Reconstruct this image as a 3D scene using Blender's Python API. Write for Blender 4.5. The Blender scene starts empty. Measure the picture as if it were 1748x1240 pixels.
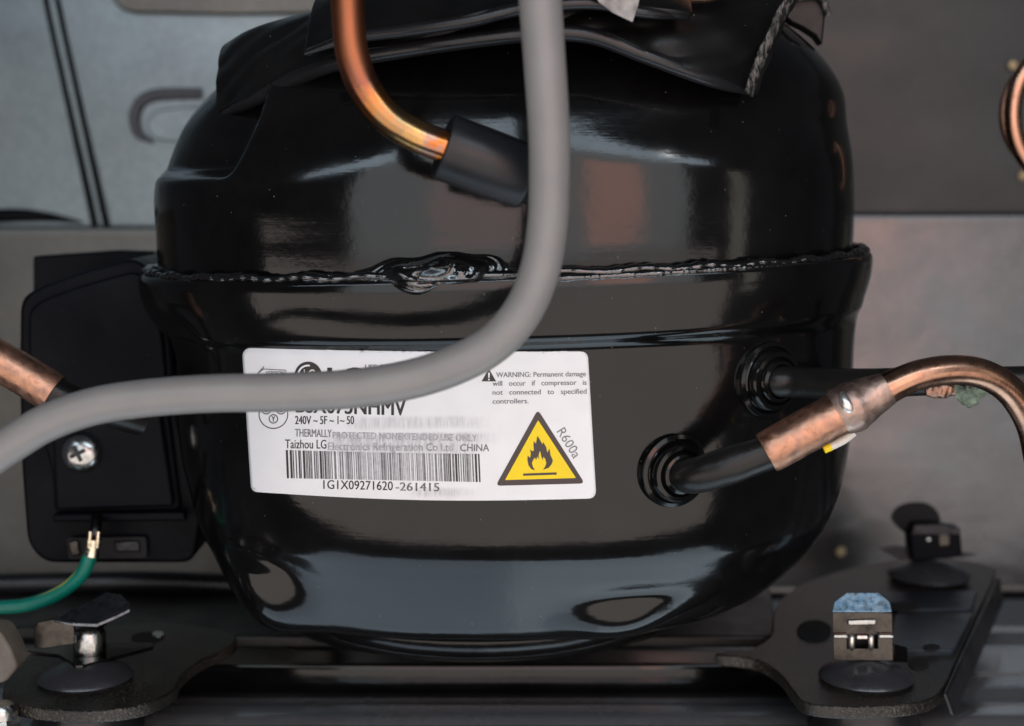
import bpy, bmesh, math, random
from mathutils import Vector, Matrix
from mathutils.bvhtree import BVHTree
random.seed(7)
S = 0.00018            # one working unit in metres
F = 2600.0             # focal length in working units (frame is 1748 x 1240)
D = 2600.0             # camera to compressor axis
PITCH = math.radians(7.0)
PI = math.pi
scene = bpy.context.scene
COL = scene.collection

# ------------------------------------------------------------------ camera
cam = bpy.data.cameras.new('camera'); co = bpy.data.objects.new('camera', cam); COL.objects.link(co)
co.location = (0, -D*S, 0); co.rotation_euler = (PI/2-PITCH, 0, 0)
cam.sensor_width = 36; cam.lens = 36*F/1748; cam.clip_start = 0.01; cam.clip_end = 50
cam.dof.use_dof = True; cam.dof.focus_distance = 2200*S; cam.dof.aperture_fstop = 10
scene.camera = co

# ------------------------------------------------------------------ world and lamps (unseen area lamps stand in for the reflected surroundings)
w = bpy.data.worlds.new("World"); scene.world = w; w.use_nodes = True
bgn = w.node_tree.nodes['Background']; bgn.inputs[0].default_value = (0.80, 0.86, 1.0, 1); bgn.inputs[1].default_value = 0.045
def lamp(name, loc, target, sx, sy, radiance, color, spread=180):
    l = bpy.data.lights.new(name, 'AREA'); l.shape = 'RECTANGLE'; l.size = sx*S; l.size_y = sy*S
    l.energy = radiance*PI*sx*S*sy*S; l.color = color; l.spread = math.radians(spread)
    o = bpy.data.objects.new(name, l); COL.objects.link(o)
    o.location = Vector(loc)*S
    d = (Vector(target)-Vector(loc))
    o.rotation_euler = d.to_track_quat('-Z', 'Y').to_euler()
    return o
def facing(name, x0, x1, z0, z1, Y, radiance, color):
    o = lamp(name, ((x0+x1)/2, Y, (z0+z1)/2), ((x0+x1)/2, 0, (z0+z1)/2), x1-x0, z1-z0, radiance, color); return o
facing('front_grey_lamp', -2700, 3700, -650, 3000, -5000, 1.65, (0.95, 0.98, 1.0))
facing('ground_warm_lamp', -8000, 5300, -4600, -700, -5000, 1.45, (1.0, 0.88, 0.81))
facing('sky_cool_lamp', -5200, 5200, 3000, 3900, -5000, 5.0, (0.72, 0.87, 1.0))
facing('orange_reflection_lamp', 1000, 2150, -350, 2300, -4900, 2.2, (1.0, 0.28, 0.12))  # added to put the orange patch into the upper shell's reflection
facing('orange_reflection_lamp', -900, 600, -350, 1700, -4900, 0.8, (1.0, 0.32, 0.18))
facing('side_streak_lamp', 6300, 7900, -1500, 2600, -5000, 1.3, (1.0, 0.94, 0.82))
lamp('low_cool_lamp', (-850, -850, -2400), (-850, -700, 0), 1700, 1150, 1.55, (0.68, 0.84, 1.0))
lamp('low_cool_lamp', (900, -850, -2400), (900, -700, 0), 1800, 1150, 2.2, (0.72, 0.88, 1.0))
lamp('small_bright_lamp', (3150, -4500, 3350), (0, 0, 0), 170, 150, 70, (1.0, 0.98, 0.95))
lamp('small_bright_lamp', (-1500, -4400, 3300), (0, 0, 0), 260, 110, 30, (0.9, 0.96, 1.0))
scene.view_settings.view_transform = 'Standard'; scene.view_settings.look = 'None'
scene.view_settings.exposure = 0; scene.view_settings.gamma = 1
scene.cycles.max_bounces = 8; scene.cycles.use_denoising = True

# ------------------------------------------------------------------ projection helpers
CAM = Vector((0, -D, 0)); UP = Vector((0, math.sin(PITCH), math.cos(PITCH))); FW = Vector((0, math.cos(PITCH), -math.sin(PITCH)))
def ray(x, y):
    return Vector((1, 0, 0))*((x-874)/F) + UP*(-(y-620)/F) + FW
def at(x, y, Y):
    d = ray(x, y); return CAM + d*((Y+D)/d.y)
def atz(x, y, z):
    d = ray(x, y); return CAM + d*(z/d.z)
def ss(a, b, t):
    t = max(0.0, min(1.0, (t-a)/(b-a))); return t*t*(3-2*t)
def interp(tab, t):
    """smooth table lookup (Catmull-Rom on sorted keys), rows (t, v0, v1, ...)"""
    n = len(tab)
    if t <= tab[0][0]: return tab[0][1:]
    if t >= tab[-1][0]: return tab[-1][1:]
    for i in range(n-1):
        if tab[i][0] <= t <= tab[i+1][0]: break
    u = (t-tab[i][0])/(tab[i+1][0]-tab[i][0]); h = tab[i+1][0]-tab[i][0]
    out = []
    for k in range(1, len(tab[0])):
        p1, p2 = tab[i][k], tab[i+1][k]
        m1 = (tab[i+1][k]-tab[i-1][k])/(tab[i+1][0]-tab[i-1][0])*h if i > 0 else (p2-p1)
        m2 = (tab[i+2][k]-tab[i][k])/(tab[i+2][0]-tab[i][0])*h if i < n-2 else (p2-p1)
        out.append((2*u**3-3*u**2+1)*p1+(u**3-2*u**2+u)*m1+(-2*u**3+3*u**2)*p2+(u**3-u**2)*m2)
    return out
def catmull(pts, n=10):
    pts = [Vector(p) for p in pts]; out = []
    P = [pts[0]*2-pts[1]] + pts + [pts[-1]*2-pts[-2]]
    for i in range(1, len(P)-2):
        for k in range(n):
            u = k/n; a, b, c, d = P[i-1], P[i], P[i+1], P[i+2]
            out.append(0.5*((2*b)+(c-a)*u+(2*a-5*b+4*c-d)*u*u+(3*b-a-3*c+d)*u**3))
    out.append(pts[-1]); return out

# ------------------------------------------------------------------ materials
def new_mat(name):
    m = bpy.data.materials.new(name); m.use_nodes = True
    nt = m.node_tree; b = nt.nodes['Principled BSDF']; return m, nt, b
def N(nt, t, **kw):
    n = nt.nodes.new(t)
    for k, v in kw.items():
        if k in n.inputs: n.inputs[k].default_value = v
        else: setattr(n, k, v)
    return n
def coords(nt, scale=(1, 1, 1), kind='Object'):
    tc = N(nt, 'ShaderNodeTexCoord'); mp = N(nt, 'ShaderNodeMapping'); mp.inputs['Scale'].default_value = scale
    nt.links.new(tc.outputs[kind], mp.inputs[0]); return mp.outputs[0]
def noise(nt, vec, scale, detail=3, rough=0.5):
    n = N(nt, 'ShaderNodeTexNoise'); n.inputs['Scale'].default_value = scale; n.inputs['Detail'].default_value = detail
    n.inputs['Roughness'].default_value = rough; nt.links.new(vec, n.inputs['Vector']); return n.outputs['Fac']
def ramp(nt, fac, stops):
    r = N(nt, 'ShaderNodeValToRGB'); el = r.color_ramp.elements
    while len(el) < len(stops): el.new(0.5)
    for e, (p, c) in zip(el, stops):
        e.position = p; e.color = (c if len(c) == 4 else (*c, 1)) if hasattr(c, '__len__') else (c, c, c, 1)
    nt.links.new(fac, r.inputs[0]); return r.outputs[0]
def bump(nt, b, h, strength, dist=0.0002, inp='Normal'):
    n = N(nt, 'ShaderNodeBump'); n.inputs['Strength'].default_value = strength; n.inputs['Distance'].default_value = dist
    nt.links.new(h, n.inputs['Height']); nt.links.new(n.outputs[0], b.inputs[inp])
def mix(nt, fac, a, c):
    m = N(nt, 'ShaderNodeMix', data_type='RGBA')
    nt.links.new(fac, m.inputs[0])
    for s, v in ((6, a), (7, c)):
        if hasattr(v, 'links') or hasattr(v, 'is_linked'): nt.links.new(v, m.inputs[s])
        else: m.inputs[s].default_value = (*v, 1)
    return m.outputs[2]

def mat_paint(name, col, rough, ior=1.6, dust=0.5, bumps=0.12, bscale=900, wave=0):
    """black enamel with orange peel and a little dust"""
    m, nt, b = new_mat(name); v = coords(nt)
    sp = N(nt, 'ShaderNodeTexVoronoi'); sp.inputs['Scale'].default_value = 330; nt.links.new(v, sp.inputs[0])
    spk = ramp(nt, sp.outputs['Distance'], [(0.0, 1.0), (0.075, 0.0)])
    gate = ramp(nt, noise(nt, v, 160, 2), [(0.50, 0.0), (0.60, 1.0)])
    mu = N(nt, 'ShaderNodeMath', operation='MULTIPLY'); nt.links.new(spk, mu.inputs[0]); nt.links.new(gate, mu.inputs[1])
    mu2 = N(nt, 'ShaderNodeMath', operation='MULTIPLY'); mu2.inputs[1].default_value = dust; nt.links.new(mu.outputs[0], mu2.inputs[0])
    film = ramp(nt, noise(nt, v, 34, 6, 0.65), [(0.35, tuple(c*0.75 for c in col)), (0.7, tuple(c*1.5+0.002 for c in col))])
    nt.links.new(mix(nt, mu2.outputs[0], film, (0.55, 0.52, 0.46)), b.inputs['Base Color'])
    r = ramp(nt, noise(nt, v, 60, 5, 0.6), [(0.3, rough*0.8), (0.75, rough*1.45)])
    nt.links.new(r, b.inputs['Roughness']); b.inputs['IOR'].default_value = ior
    fine = noise(nt, v, bscale, 2)
    if wave:
        h1 = noise(nt, v, 30, 2); h2 = noise(nt, coords(nt, (0.5, 0.5, 9)), 30, 4, 0.6)
        a1 = N(nt, 'ShaderNodeMath', operation='MULTIPLY_ADD'); nt.links.new(h1, a1.inputs[0]); a1.inputs[1].default_value = wave
        a2 = N(nt, 'ShaderNodeMath', operation='MULTIPLY_ADD'); nt.links.new(h2, a2.inputs[0]); a2.inputs[1].default_value = wave*0.16
        nt.links.new(fine, a2.inputs[2]); nt.links.new(a2.outputs[0], a1.inputs[2]); fine = a1.outputs[0]
    bump(nt, b, fine, bumps, 0.00006)
    return m
M = {}
M['paint'] = mat_paint('black_enamel', (0.0030, 0.0029, 0.0030), 0.12, 1.47, 0.40, 0.40, 480, 9.0)
M['cast'] = mat_paint('rough_black_enamel', (0.007, 0.0066, 0.0062), 0.32, 1.42, 0.8, 1.0, 1100)
M['box'] = mat_paint('black_plastic', (0.0025, 0.003, 0.005), 0.36, 1.16, 0.25, 0.25, 2500)
M['rubber'] = mat_paint('black_rubber', (0.010, 0.010, 0.012), 0.28, 1.5, 0.5, 0.5, 1800)
M['mat'] = mat_paint('rubber_sheet', (0.0035, 0.0035, 0.0035), 0.36, 1.4, 0.7, 0.6, 1200)
M['sleeve'] = mat_paint('sleeve_rubber', (0.011, 0.0125, 0.0155), 0.34, 1.45, 0.5, 0.4, 2200)

def mat_weld():
    m, nt, b = new_mat('weld_enamel'); v = coords(nt)
    b.inputs['Base Color'].default_value = (0.006, 0.006, 0.006, 1); b.inputs['Roughness'].default_value = 0.08; b.inputs['IOR'].default_value = 2.0
    bump(nt, b, noise(nt, v, 420, 3, 0.6), 0.45, 0.0005); return m
M['weld'] = mat_weld()

def mat_copper(name, cols, rough, sc=120, bsc=700, bst=0.25):
    m, nt, b = new_mat(name); v = coords(nt); b.inputs['Metallic'].default_value = 1
    f = noise(nt, v, sc, 6, 0.65)
    nt.links.new(ramp(nt, f, [(0.30+0.42*i/(len(cols)-1), c) for i, c in enumerate(cols)]), b.inputs['Base Color'])
    nt.links.new(ramp(nt, noise(nt, v, sc*1.7, 4), [(0.3, rough*0.75), (0.7, rough*1.35)]), b.inputs['Roughness'])
    bump(nt, b, noise(nt, v, bsc, 4), bst, 0.0001); return m
M['copper'] = mat_copper('copper', [(0.42, 0.22, 0.145), (0.50, 0.28, 0.19), (0.32, 0.17, 0.115)], 0.24)
M['copper_dull'] = mat_copper('aged_copper', [(0.30, 0.155, 0.10), (0.54, 0.29, 0.19), (0.44, 0.25, 0.18), (0.28, 0.17, 0.13)], 0.40, 260, 1100, 0.6)
M['copper_sooty'] = mat_copper('sooty_copper', [(0.28, 0.19, 0.155), (0.50, 0.36, 0.30), (0.40, 0.29, 0.25), (0.52, 0.29, 0.19)], 0.42, 240, 900, 0.9)
M['silver'] = mat_copper('bright_solder', [(0.62, 0.58, 0.54), (0.9, 0.88, 0.84), (0.7, 0.6, 0.5)], 0.36, 300, 600, 0.3)
def mat_heat():
    """heat-tinted copper: the tint is an oxide film whose hue runs along the tube (attribute 'along')"""
    m, nt, b = new_mat('heat_tinted_copper'); v = coords(nt); b.inputs['Metallic'].default_value = 1
    a = N(nt, 'ShaderNodeAttribute', attribute_name='along')
    n = noise(nt, v, 210, 6, 0.75)
    ad = N(nt, 'ShaderNodeMath', operation='MULTIPLY_ADD'); ad.inputs[1].default_value = 0.30; nt.links.new(n, ad.inputs[0]); 
    sb = N(nt, 'ShaderNodeMath', operation='ADD'); sb.inputs[1].default_value = -0.15; nt.links.new(a.outputs['Fac'], sb.inputs[0]); nt.links.new(sb.outputs[0], ad.inputs[2])
    c = ramp(nt, ad.outputs[0], [(0.0, (0.26, 0.09, 0.045)), (0.50, (0.34, 0.125, 0.062)), (0.60, (0.26, 0.10, 0.065)), (0.70, (0.46, 0.19, 0.06)),
         (0.80, (0.36, 0.24, 0.12)), (0.87, (0.62, 0.35, 0.12)), (0.92, (0.42, 0.25, 0.19)), (0.965, (0.62, 0.17, 0.03)), (1.0, (0.85, 0.33, 0.02))])
    nt.links.new(c, b.inputs['Base Color'])
    r = ramp(nt, ad.outputs[0], [(0.0, 0.42), (0.52, 0.42), (0.66, 0.22), (1.0, 0.22)]); nt.links.new(r, b.inputs['Roughness'])
    bump(nt, b, noise(nt, v, 900, 4), 0.25, 0.0001); return m
M['heat'] = mat_heat()

def mat_galv(name, base, rough, metallic=0.85, spangle=0.25, dirt=(0.30, 0.25, 0.2), wave=0.12):
    m, nt, b = new_mat(name); v = coords(nt); b.inputs['Metallic'].default_value = metallic
    vo = N(nt, 'ShaderNodeTexVoronoi'); vo.inputs['Scale'].default_value = 420; nt.links.new(v, vo.inputs[0])
    sp = ramp(nt, vo.outputs['Color'], [(0.2, tuple(c*(1-spangle) for c in base)), (0.8, tuple(min(1, c*(1+spangle)) for c in base))])
    d = ramp(nt, noise(nt, v, 18, 6, 0.7), [(0.52, 0.0), (0.78, 0.45)])
    c = mix(nt, d, sp, dirt); nt.links.new(c, b.inputs['Base Color'])
    nt.links.new(ramp(nt, noise(nt, coords(nt, (1, 1, 1.6)), 26, 5), [(0.3, rough*0.8), (0.7, rough*1.3)]), b.inputs['Roughness'])
    bump(nt, b, noise(nt, coords(nt, (1, 1, 1.8)), 13, 3), wave, 0.004); return m
M['galv'] = mat_galv('galvanised_steel', (0.175, 0.210, 0.226), 0.36, 0.9, 0.06, (0.16, 0.15, 0.15), 0.2)
M['steel_dark'] = mat_galv('dull_sheet_steel', (0.112, 0.114, 0.116), 0.24, 0.95, 0.04, (0.085, 0.080, 0.075), 0.35)
M['grey_sheet'] = mat_galv('grey_coated_sheet', (0.034, 0.036, 0.036), 0.34, 0.6, 0.04, (0.045, 0.046, 0.044))
M['galv_warm_tint'] = mat_galv('galvanised_warm_tint', (0.105, 0.102, 0.094), 0.34, 0.9, 0.05, (0.12, 0.10, 0.08), 0.2)  # galvanised steel with the ground's warm reflection put into its colour
M['galv_pan'] = mat_galv('galvanised_pan', (0.44, 0.46, 0.49), 0.24, 0.8, 0.06)
M['zinc'] = mat_copper('zinc_plate', [(0.28, 0.28, 0.27), (0.55, 0.56, 0.55), (0.40, 0.40, 0.38)], 0.22, 300, 1200, 0.4)
M['clip'] = mat_copper('spring_steel', [(0.025, 0.022, 0.019), (0.085, 0.078, 0.070), (0.036, 0.032, 0.029)], 0.18, 110, 2400, 0.3)
M['dark_steel'] = mat_copper('dark_spring_steel', [(0.018, 0.018, 0.018), (0.05, 0.05, 0.055), (0.03, 0.027, 0.027)], 0.35, 260, 2400, 0.8)
M['blue_steel'] = mat_copper('blued_steel', [(0.16, 0.36, 0.58), (0.45, 0.62, 0.74), (0.22, 0.42, 0.62), (0.62, 0.72, 0.76)], 0.30, 380, 1500, 0.3)
def mat_plain(name, col, rough, var=0.1, sc=200, bst=0.15, bsc=2500, metallic=0):
    m, nt, b = new_mat(name); v = coords(nt)
    nt.links.new(ramp(nt, noise(nt, v, sc, 5), [(0.3, tuple(c*(1-var) for c in col)), (0.7, tuple(min(1, c*(1+var)) for c in col))]), b.inputs['Base Color'])
    b.inputs['Roughness'].default_value = rough; b.inputs['Metallic'].default_value = metallic
    bump(nt, b, noise(nt, v, bsc, 3), bst, 0.00008); return m
M['cable'] = mat_plain('grey_cable_sheath', (0.235, 0.232, 0.228), 0.42, 0.06, 90, 0.5, 1500)
M['green'] = mat_plain('green_insulation', (0.0, 0.17, 0.125), 0.38, 0.15)
M['yellow_stripe'] = mat_plain('yellow_insulation', (0.50, 0.42, 0.04), 0.4, 0.2)
M['brass'] = mat_copper('tinned_brass', [(0.55, 0.42, 0.22), (0.9, 0.82, 0.66), (0.6, 0.5, 0.3)], 0.22, 500)
M['verdigris'] = mat_plain('verdigris', (0.16, 0.20, 0.15), 0.85, 0.7, 420, 1.0, 900)
M['flux'] = mat_plain('flux_residue', (0.40, 0.30, 0.16), 0.6, 0.5, 500, 1.0, 900)
M['tape'] = mat_plain('silver_tape', (0.30, 0.29, 0.28), 0.45, 0.5, 300, 0.9, 500)
M['beige'] = mat_plain('beige_plastic', (0.14, 0.125, 0.105), 0.6, 0.25)
M['leaf'] = mat_copper('leaf_steel', [(0.06, 0.065, 0.07), (0.20, 0.21, 0.23), (0.11, 0.115, 0.12)], 0.30, 260, 2400, 0.6)
M['slot_shade'] = mat_plain('slot_shade', (0.070, 0.072, 0.084), 0.7, 0.1)  # dark grey holding the shade of the pressed slot

def mat_grit():
    m, nt, b = new_mat('gritty_black_coat'); v = coords(nt); n = noise(nt, v, 1500, 3, 0.6)
    big = noise(nt, v, 45, 5, 0.65)
    c = ramp(nt, n, [(0.42, (0.006, 0.0055, 0.005)), (0.60, (0.045, 0.040, 0.032)), (0.70, (0.16, 0.14, 0.11))])
    nt.links.new(mix(nt, ramp(nt, big, [(0.40, 0.0), (0.65, 0.75)]), c, (0.007, 0.0068, 0.0066)), b.inputs['Base Color'])
    b.inputs['Roughness'].default_value = 0.30; bump(nt, b, n, 0.8, 0.0003); return m
M['foot'] = mat_grit()
M['pad'] = mat_paint('blue_black_coat', (0.014, 0.022, 0.032), 0.30, 1.5, 0.5, 0.3, 900)
M['dome'] = mat_paint('satin_dark_washer', (0.030, 0.031, 0.036), 0.30, 1.75, 0.3, 0.3, 900)
M['white'] = mat_plain('white_print', (0.70, 0.68, 0.62), 0.6, 0.1)
M['yellow'] = mat_plain('yellow_print', (0.93, 0.68, 0.0), 0.42, 0.04)
M['ink'] = mat_plain('black_ink', (0.030, 0.028, 0.030), 0.45, 0.1)
M['ink_grey'] = mat_plain('faded_ink', (0.20, 0.20, 0.22), 0.5, 0.3, 900)
M['ink_pale'] = mat_plain('pale_ink', (0.44, 0.44, 0.47), 0.5, 0.2, 900)
M['ink_brown'] = mat_plain('brown_ink', (0.060, 0.042, 0.040), 0.45, 0.1)
M['black_void'] = mat_plain('matte_black_shade', (0.008, 0.008, 0.009), 0.9, 0.2)  # flat black for shade in holes, slot and floor gap; also the clip ear
def mat_scuffed():
    m, nt, b = new_mat('scuffed_tape_edge'); v = coords(nt, (1, 1, 1))
    vv = coords(nt, (1.0, 0.3, 0.35)); n = noise(nt, vv, 900, 4, 0.7)
    nt.links.new(ramp(nt, n, [(0.46, (0.015, 0.015, 0.015)), (0.60, (0.16, 0.15, 0.14))]), b.inputs['Base Color'])
    b.inputs['Roughness'].default_value = 0.5; bump(nt, b, n, 0.9, 0.0003); return m
M['scuffed'] = mat_scuffed()
def mat_label():
    """paper label; attribute 'lab' carries label coordinates, the smeared print lives in them"""
    m, nt, b = new_mat('label_paper')
    a = N(nt, 'ShaderNodeAttribute', attribute_name='lab'); sep = N(nt, 'ShaderNodeSeparateXYZ'); nt.links.new(a.outputs['Vector'], sep.inputs[0])
    def mp(sc):
        q = N(nt, 'ShaderNodeMapping'); q.inputs['Scale'].default_value = sc; nt.links.new(a.outputs['Vector'], q.inputs[0]); return q.outputs[0]
    streak = ramp(nt, noise(nt, mp((0.22, 0.03, 1)), 1.0, 4, 0.7), [(0.36, 0.25), (0.62, 1.0)])
    wob = noise(nt, mp((0.012, 0.012, 1)), 1.0, 2)
    def mr(src, a0, a1, b0, b1):
        q = N(nt, 'ShaderNodeMapRange', interpolation_type='SMOOTHSTEP'); nt.links.new(src, q.inputs[0])
        for i, x in enumerate((a0, a1, b0, b1)): q.inputs[i+1].default_value = x
        return q.outputs[0]
    def mul(x, y):
        q = N(nt, 'ShaderNodeMath', operation='MULTIPLY')
        for i, z in enumerate((x, y)):
            if isinstance(z, float): q.inputs[i].default_value = z
            else: nt.links.new(z, q.inputs[i])
        return q.outputs[0]
    yw = N(nt, 'ShaderNodeMath', operation='MULTIPLY_ADD'); nt.links.new(wob, yw.inputs[0]); yw.inputs[1].default_value = 10; nt.links.new(sep.outputs['Y'], yw.inputs[2])
    tot = None
    for (y0, y1, k, x0, x1) in ((712, 730, 0.34, 580, 850), (740, 756, 0.55, 545, 860), (758, 774, 0.50, 545, 840), (834, 846, 0.45, 690, 830)):
        band = mul(mul(mr(yw.outputs[0], y0, y0+9, 0, 1), mr(yw.outputs[0], y1, y1+12, 1, 0)), mul(mr(sep.outputs['X'], x0, x0+40, 0, 1), mr(sep.outputs['X'], x1-70, x1, 1, 0)))
        band = mul(mul(band, streak), float(k))
        if tot is None: tot = band
        else:
            q = N(nt, 'ShaderNodeMath', operation='ADD'); nt.links.new(tot, q.inputs[0]); nt.links.new(band, q.inputs[1]); tot = q.outputs[0]
    base = ramp(nt, noise(nt, mp((0.02, 0.02, 1)), 1, 5), [(0.3, (0.80, 0.82, 0.84)), (0.7, (0.86, 0.87, 0.89))])
    nt.links.new(mix(nt, tot, base, (0.15, 0.15, 0.18)), b.inputs['Base Color'])
    b.inputs['Roughness'].default_value = 0.38
    bump(nt, b, noise(nt, coords(nt), 2500, 3), 0.12, 0.00005)
    return m
M['label'] = mat_label()

# ------------------------------------------------------------------ mesh helpers (input in working units)
def mesh_obj(name, verts, faces, mat, parent=None, smooth=True, angle=35, bevel=0, segs=2, data_only=False):
    me = bpy.data.meshes.new(name)
    par_off = Vector((0, 0, 0))
    if parent is not None: par_off = Vector(parent['_w'])
    me.from_pydata([(Vector(v)-par_off)*S for v in verts], [], faces); me.update()
    me.materials.append(mat if not isinstance(mat, str) else M[mat])
    bm = bmesh.new(); bm.from_mesh(me); bmesh.ops.recalc_face_normals(bm, faces=bm.faces); bm.to_mesh(me); bm.free()
    if smooth:
        me.polygons.foreach_set('use_smooth', [True]*len(me.polygons))
        try: me.set_sharp_from_angle(angle=math.radians(angle))
        except Exception: pass
    o = bpy.data.objects.new(name, me); COL.objects.link(o)
    o['_w'] = tuple(par_off)
    if parent is not None: o.parent = parent
    if bevel:
        md = o.modifiers.new('bevel', 'BEVEL'); md.width = bevel*S; md.segments = segs; md.limit_method = 'ANGLE'; md.angle_limit = math.radians(40)
    return o
def tag(o, label=None, cat=None, group=None, kind=None):
    if label: o['label'] = label
    if cat: o['category'] = cat
    if group: o['group'] = group
    if kind: o['kind'] = kind
    return o
def thing(name, loc, label, cat, group=None):
    o = bpy.data.objects.new(name, None); COL.objects.link(o); o.empty_display_size = 0.01
    o.location = Vector(loc)*S; o['_w'] = tuple(loc); return tag(o, label, cat, group)
def sub(name, parent, *a, **k): return mesh_obj(name, *a, parent=parent, **k)
def frames(pts):
    T = []
    for i in range(len(pts)):
        a = pts[max(i-1, 0)]; b = pts[min(i+1, len(pts)-1)]; T.append((b-a).normalized())
    up = Vector((0, -1, 0.15)).normalized()
    if abs(T[0].dot(up)) > 0.95: up = Vector((0, 0, 1))
    n = (up-T[0]*up.dot(T[0])).normalized(); Fm = []
    for t in T:
        n = (n-t*n.dot(t)).normalized(); Fm.append((t, n, t.cross(n)))
    return Fm
def tube_geo(pts, rad, seg=28, cap=True, wob=0.0):
    """rad: number or list of (fraction, radius)"""
    Fm = frames(pts); V = []; Fc = []; n = len(pts)
    L = [0]
    for i in range(1, n): L.append(L[-1]+(pts[i]-pts[i-1]).length)
    al = []
    for i in range(n):
        u = L[i]/L[-1]
        r = rad if not isinstance(rad, (list, tuple)) else interp(rad, u)[0]
        if isinstance(rad, (list, tuple)) and getattr(rad, 'lin', False): pass
        for k in range(seg):
            a = 2*PI*k/seg
            rr = r*(1+wob*math.sin(3*a+u*9)*math.sin(u*23+1))
            V.append(pts[i]+Fm[i][1]*math.cos(a)*rr+Fm[i][2]*math.sin(a)*rr); al.append(u)
    for i in range(n-1):
        for k in range(seg):
            Fc.append((i*seg+k, i*seg+(k+1) % seg, (i+1)*seg+(k+1) % seg, (i+1)*seg+k))
    if cap:
        Fc.append(tuple(range(seg-1, -1, -1))); Fc.append(tuple((n-1)*seg+k for k in range(seg)))
    return V, Fc, al
def tube(name, pts, rad, mat, parent=None, seg=28, n=10, raw=False, cap=True, wob=0.0):
    P = pts if raw else catmull(pts, n)
    V, Fc, al = tube_geo(P, rad, seg, cap, wob)
    o = mesh_obj(name, V, Fc, mat, parent)
    at_ = o.data.attributes.new('along', 'FLOAT', 'POINT'); at_.data.foreach_set('value', al)
    return o
def lathe_geo(prof, axis_o, axis, seg=48):
    """prof: (r, h) along axis"""
    axis = Vector(axis).normalized(); a = Vector((1, 0, 0)) if abs(axis.x) < 0.9 else Vector((0, 0, 1))
    u = (a-axis*a.dot(axis)).normalized(); v = axis.cross(u); V = []; Fc = []; n = len(prof)
    for (r, h) in prof:
        for k in range(seg):
            t = 2*PI*k/seg; V.append(Vector(axis_o)+axis*h+(u*math.cos(t)+v*math.sin(t))*max(r, 0.01))
    for i in range(n-1):
        for k in range(seg):
            Fc.append((i*seg+k, i*seg+(k+1) % seg, (i+1)*seg+(k+1) % seg, (i+1)*seg+k))
    Fc.append(tuple(range(seg-1, -1, -1))); Fc.append(tuple((n-1)*seg+k for k in range(seg)))
    return V, Fc
def lathe(name, prof, o, axis, mat, parent=None, seg=48, angle=40):
    V, Fc = lathe_geo(prof, o, axis, seg); return mesh_obj(name, V, Fc, mat, parent, angle=angle)
def prism(name, outline, off, mat, parent=None, bevel=0, segs=2, smooth=True):
    """outline: 3-D points of a planar loop; off: extrusion vector"""
    n = len(outline); V = [Vector(p) for p in outline]+[Vector(p)+Vector(off) for p in outline]
    Fc = [tuple(range(n)), tuple(range(2*n-1, n-1, -1))]+[(i, (i+1) % n, n+(i+1) % n, n+i) for i in range(n)]
    return mesh_obj(name, V, Fc, mat, parent, smooth, 35, bevel, segs)
def smooth_loop(pts, n=6):
    pts = [Vector(p) for p in pts]; out = []; m = len(pts)
    for i in range(m):
        a, b, c, d = pts[i-1], pts[i], pts[(i+1) % m], pts[(i+2) % m]
        for k in range(n):
            u = k/n; out.append(0.5*((2*b)+(c-a)*u+(2*a-5*b+4*c-d)*u*u+(3*b-a-3*c+d)*u**3))
    return out
def round_poly(pts, r, n=4):
    """2-D corner rounding for 3-D planar points"""
    pts = [Vector(p) for p in pts]; out = []; m = len(pts)
    for i in range(m):
        p0, p, p1 = pts[i-1], pts[i], pts[(i+1) % m]
        a = (p0-p); b = (p1-p); ra = min(r, a.length*0.45); rb = min(r, b.length*0.45)
        s = p+a.normalized()*ra; e = p+b.normalized()*rb
        for k in range(n+1):
            u = k/n; out.append(s*(1-u)**2+p*2*u*(1-u)+e*u*u)
    return out
def box_geo(c, sx, sy, sz):
    c = Vector(c); V = [c+Vector((x*sx/2, y*sy/2, z*sz/2)) for x in (-1, 1) for y in (-1, 1) for z in (-1, 1)]
    return V, [(0, 1, 3, 2), (4, 6, 7, 5), (0, 4, 5, 1), (2, 3, 7, 6), (0, 2, 6, 4), (1, 5, 7, 3)]

# ================================================================== THE SETTING
# back wall of the machine bay: profile runs (Y, z) from top to bottom, extruded along x
def profile_sheet(name, prof, x0, x1, mat, nx=60, thick=12, warp=0.0):
    P = [Vector((0, a, b)) for a, b in prof]; P = catmull(P, 8); V = []; Fc = []
    for i, p in enumerate(P):
        for k in range(nx+1):
            x = x0+(x1-x0)*k/nx
            V.append(Vector((x, p.y+warp*math.sin(x*0.004+p.z*0.006)*math.cos(p.z*0.003), p.z)))
    m = nx+1
    for i in range(len(P)-1):
        for k in range(nx): Fc.append((i*m+k, i*m+k+1, (i+1)*m+k+1, (i+1)*m+k))
    return mesh_obj(name, V, Fc, mat)
XS = at(170, 300, 900).x     # vertical seam between the two panels
def wall(x0, x1, ztop, upper_mat, lower_mat, dy):
    a = profile_sheet('back_wall', [(900+dy, 900), (900+dy, 400), (900+dy, 60), (900+dy, -150)], x0, x1, upper_mat, 60, warp=5)
    b = profile_sheet('back_wall', [(876+dy, ztop), (870+dy, ztop-12), (866+dy, ztop-60), (848, -400), (815, -700), (785, -960)], x0, x1, lower_mat, 60, warp=5)
    for o in (a, b):
        o['kind'] = 'structure'; md = o.modifiers.new('thickness', 'SOLIDIFY'); md.thickness = 6*S; md.offset = 0
    return a
XW = -440
wl = wall(-2600, XW, at(100, 388, 870).z, 'galv', 'galv_warm_tint', 0)
wr = wall(XW, 2600, at(1600, 366, 870).z, 'grey_sheet', 'steel_dark', 4)
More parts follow.
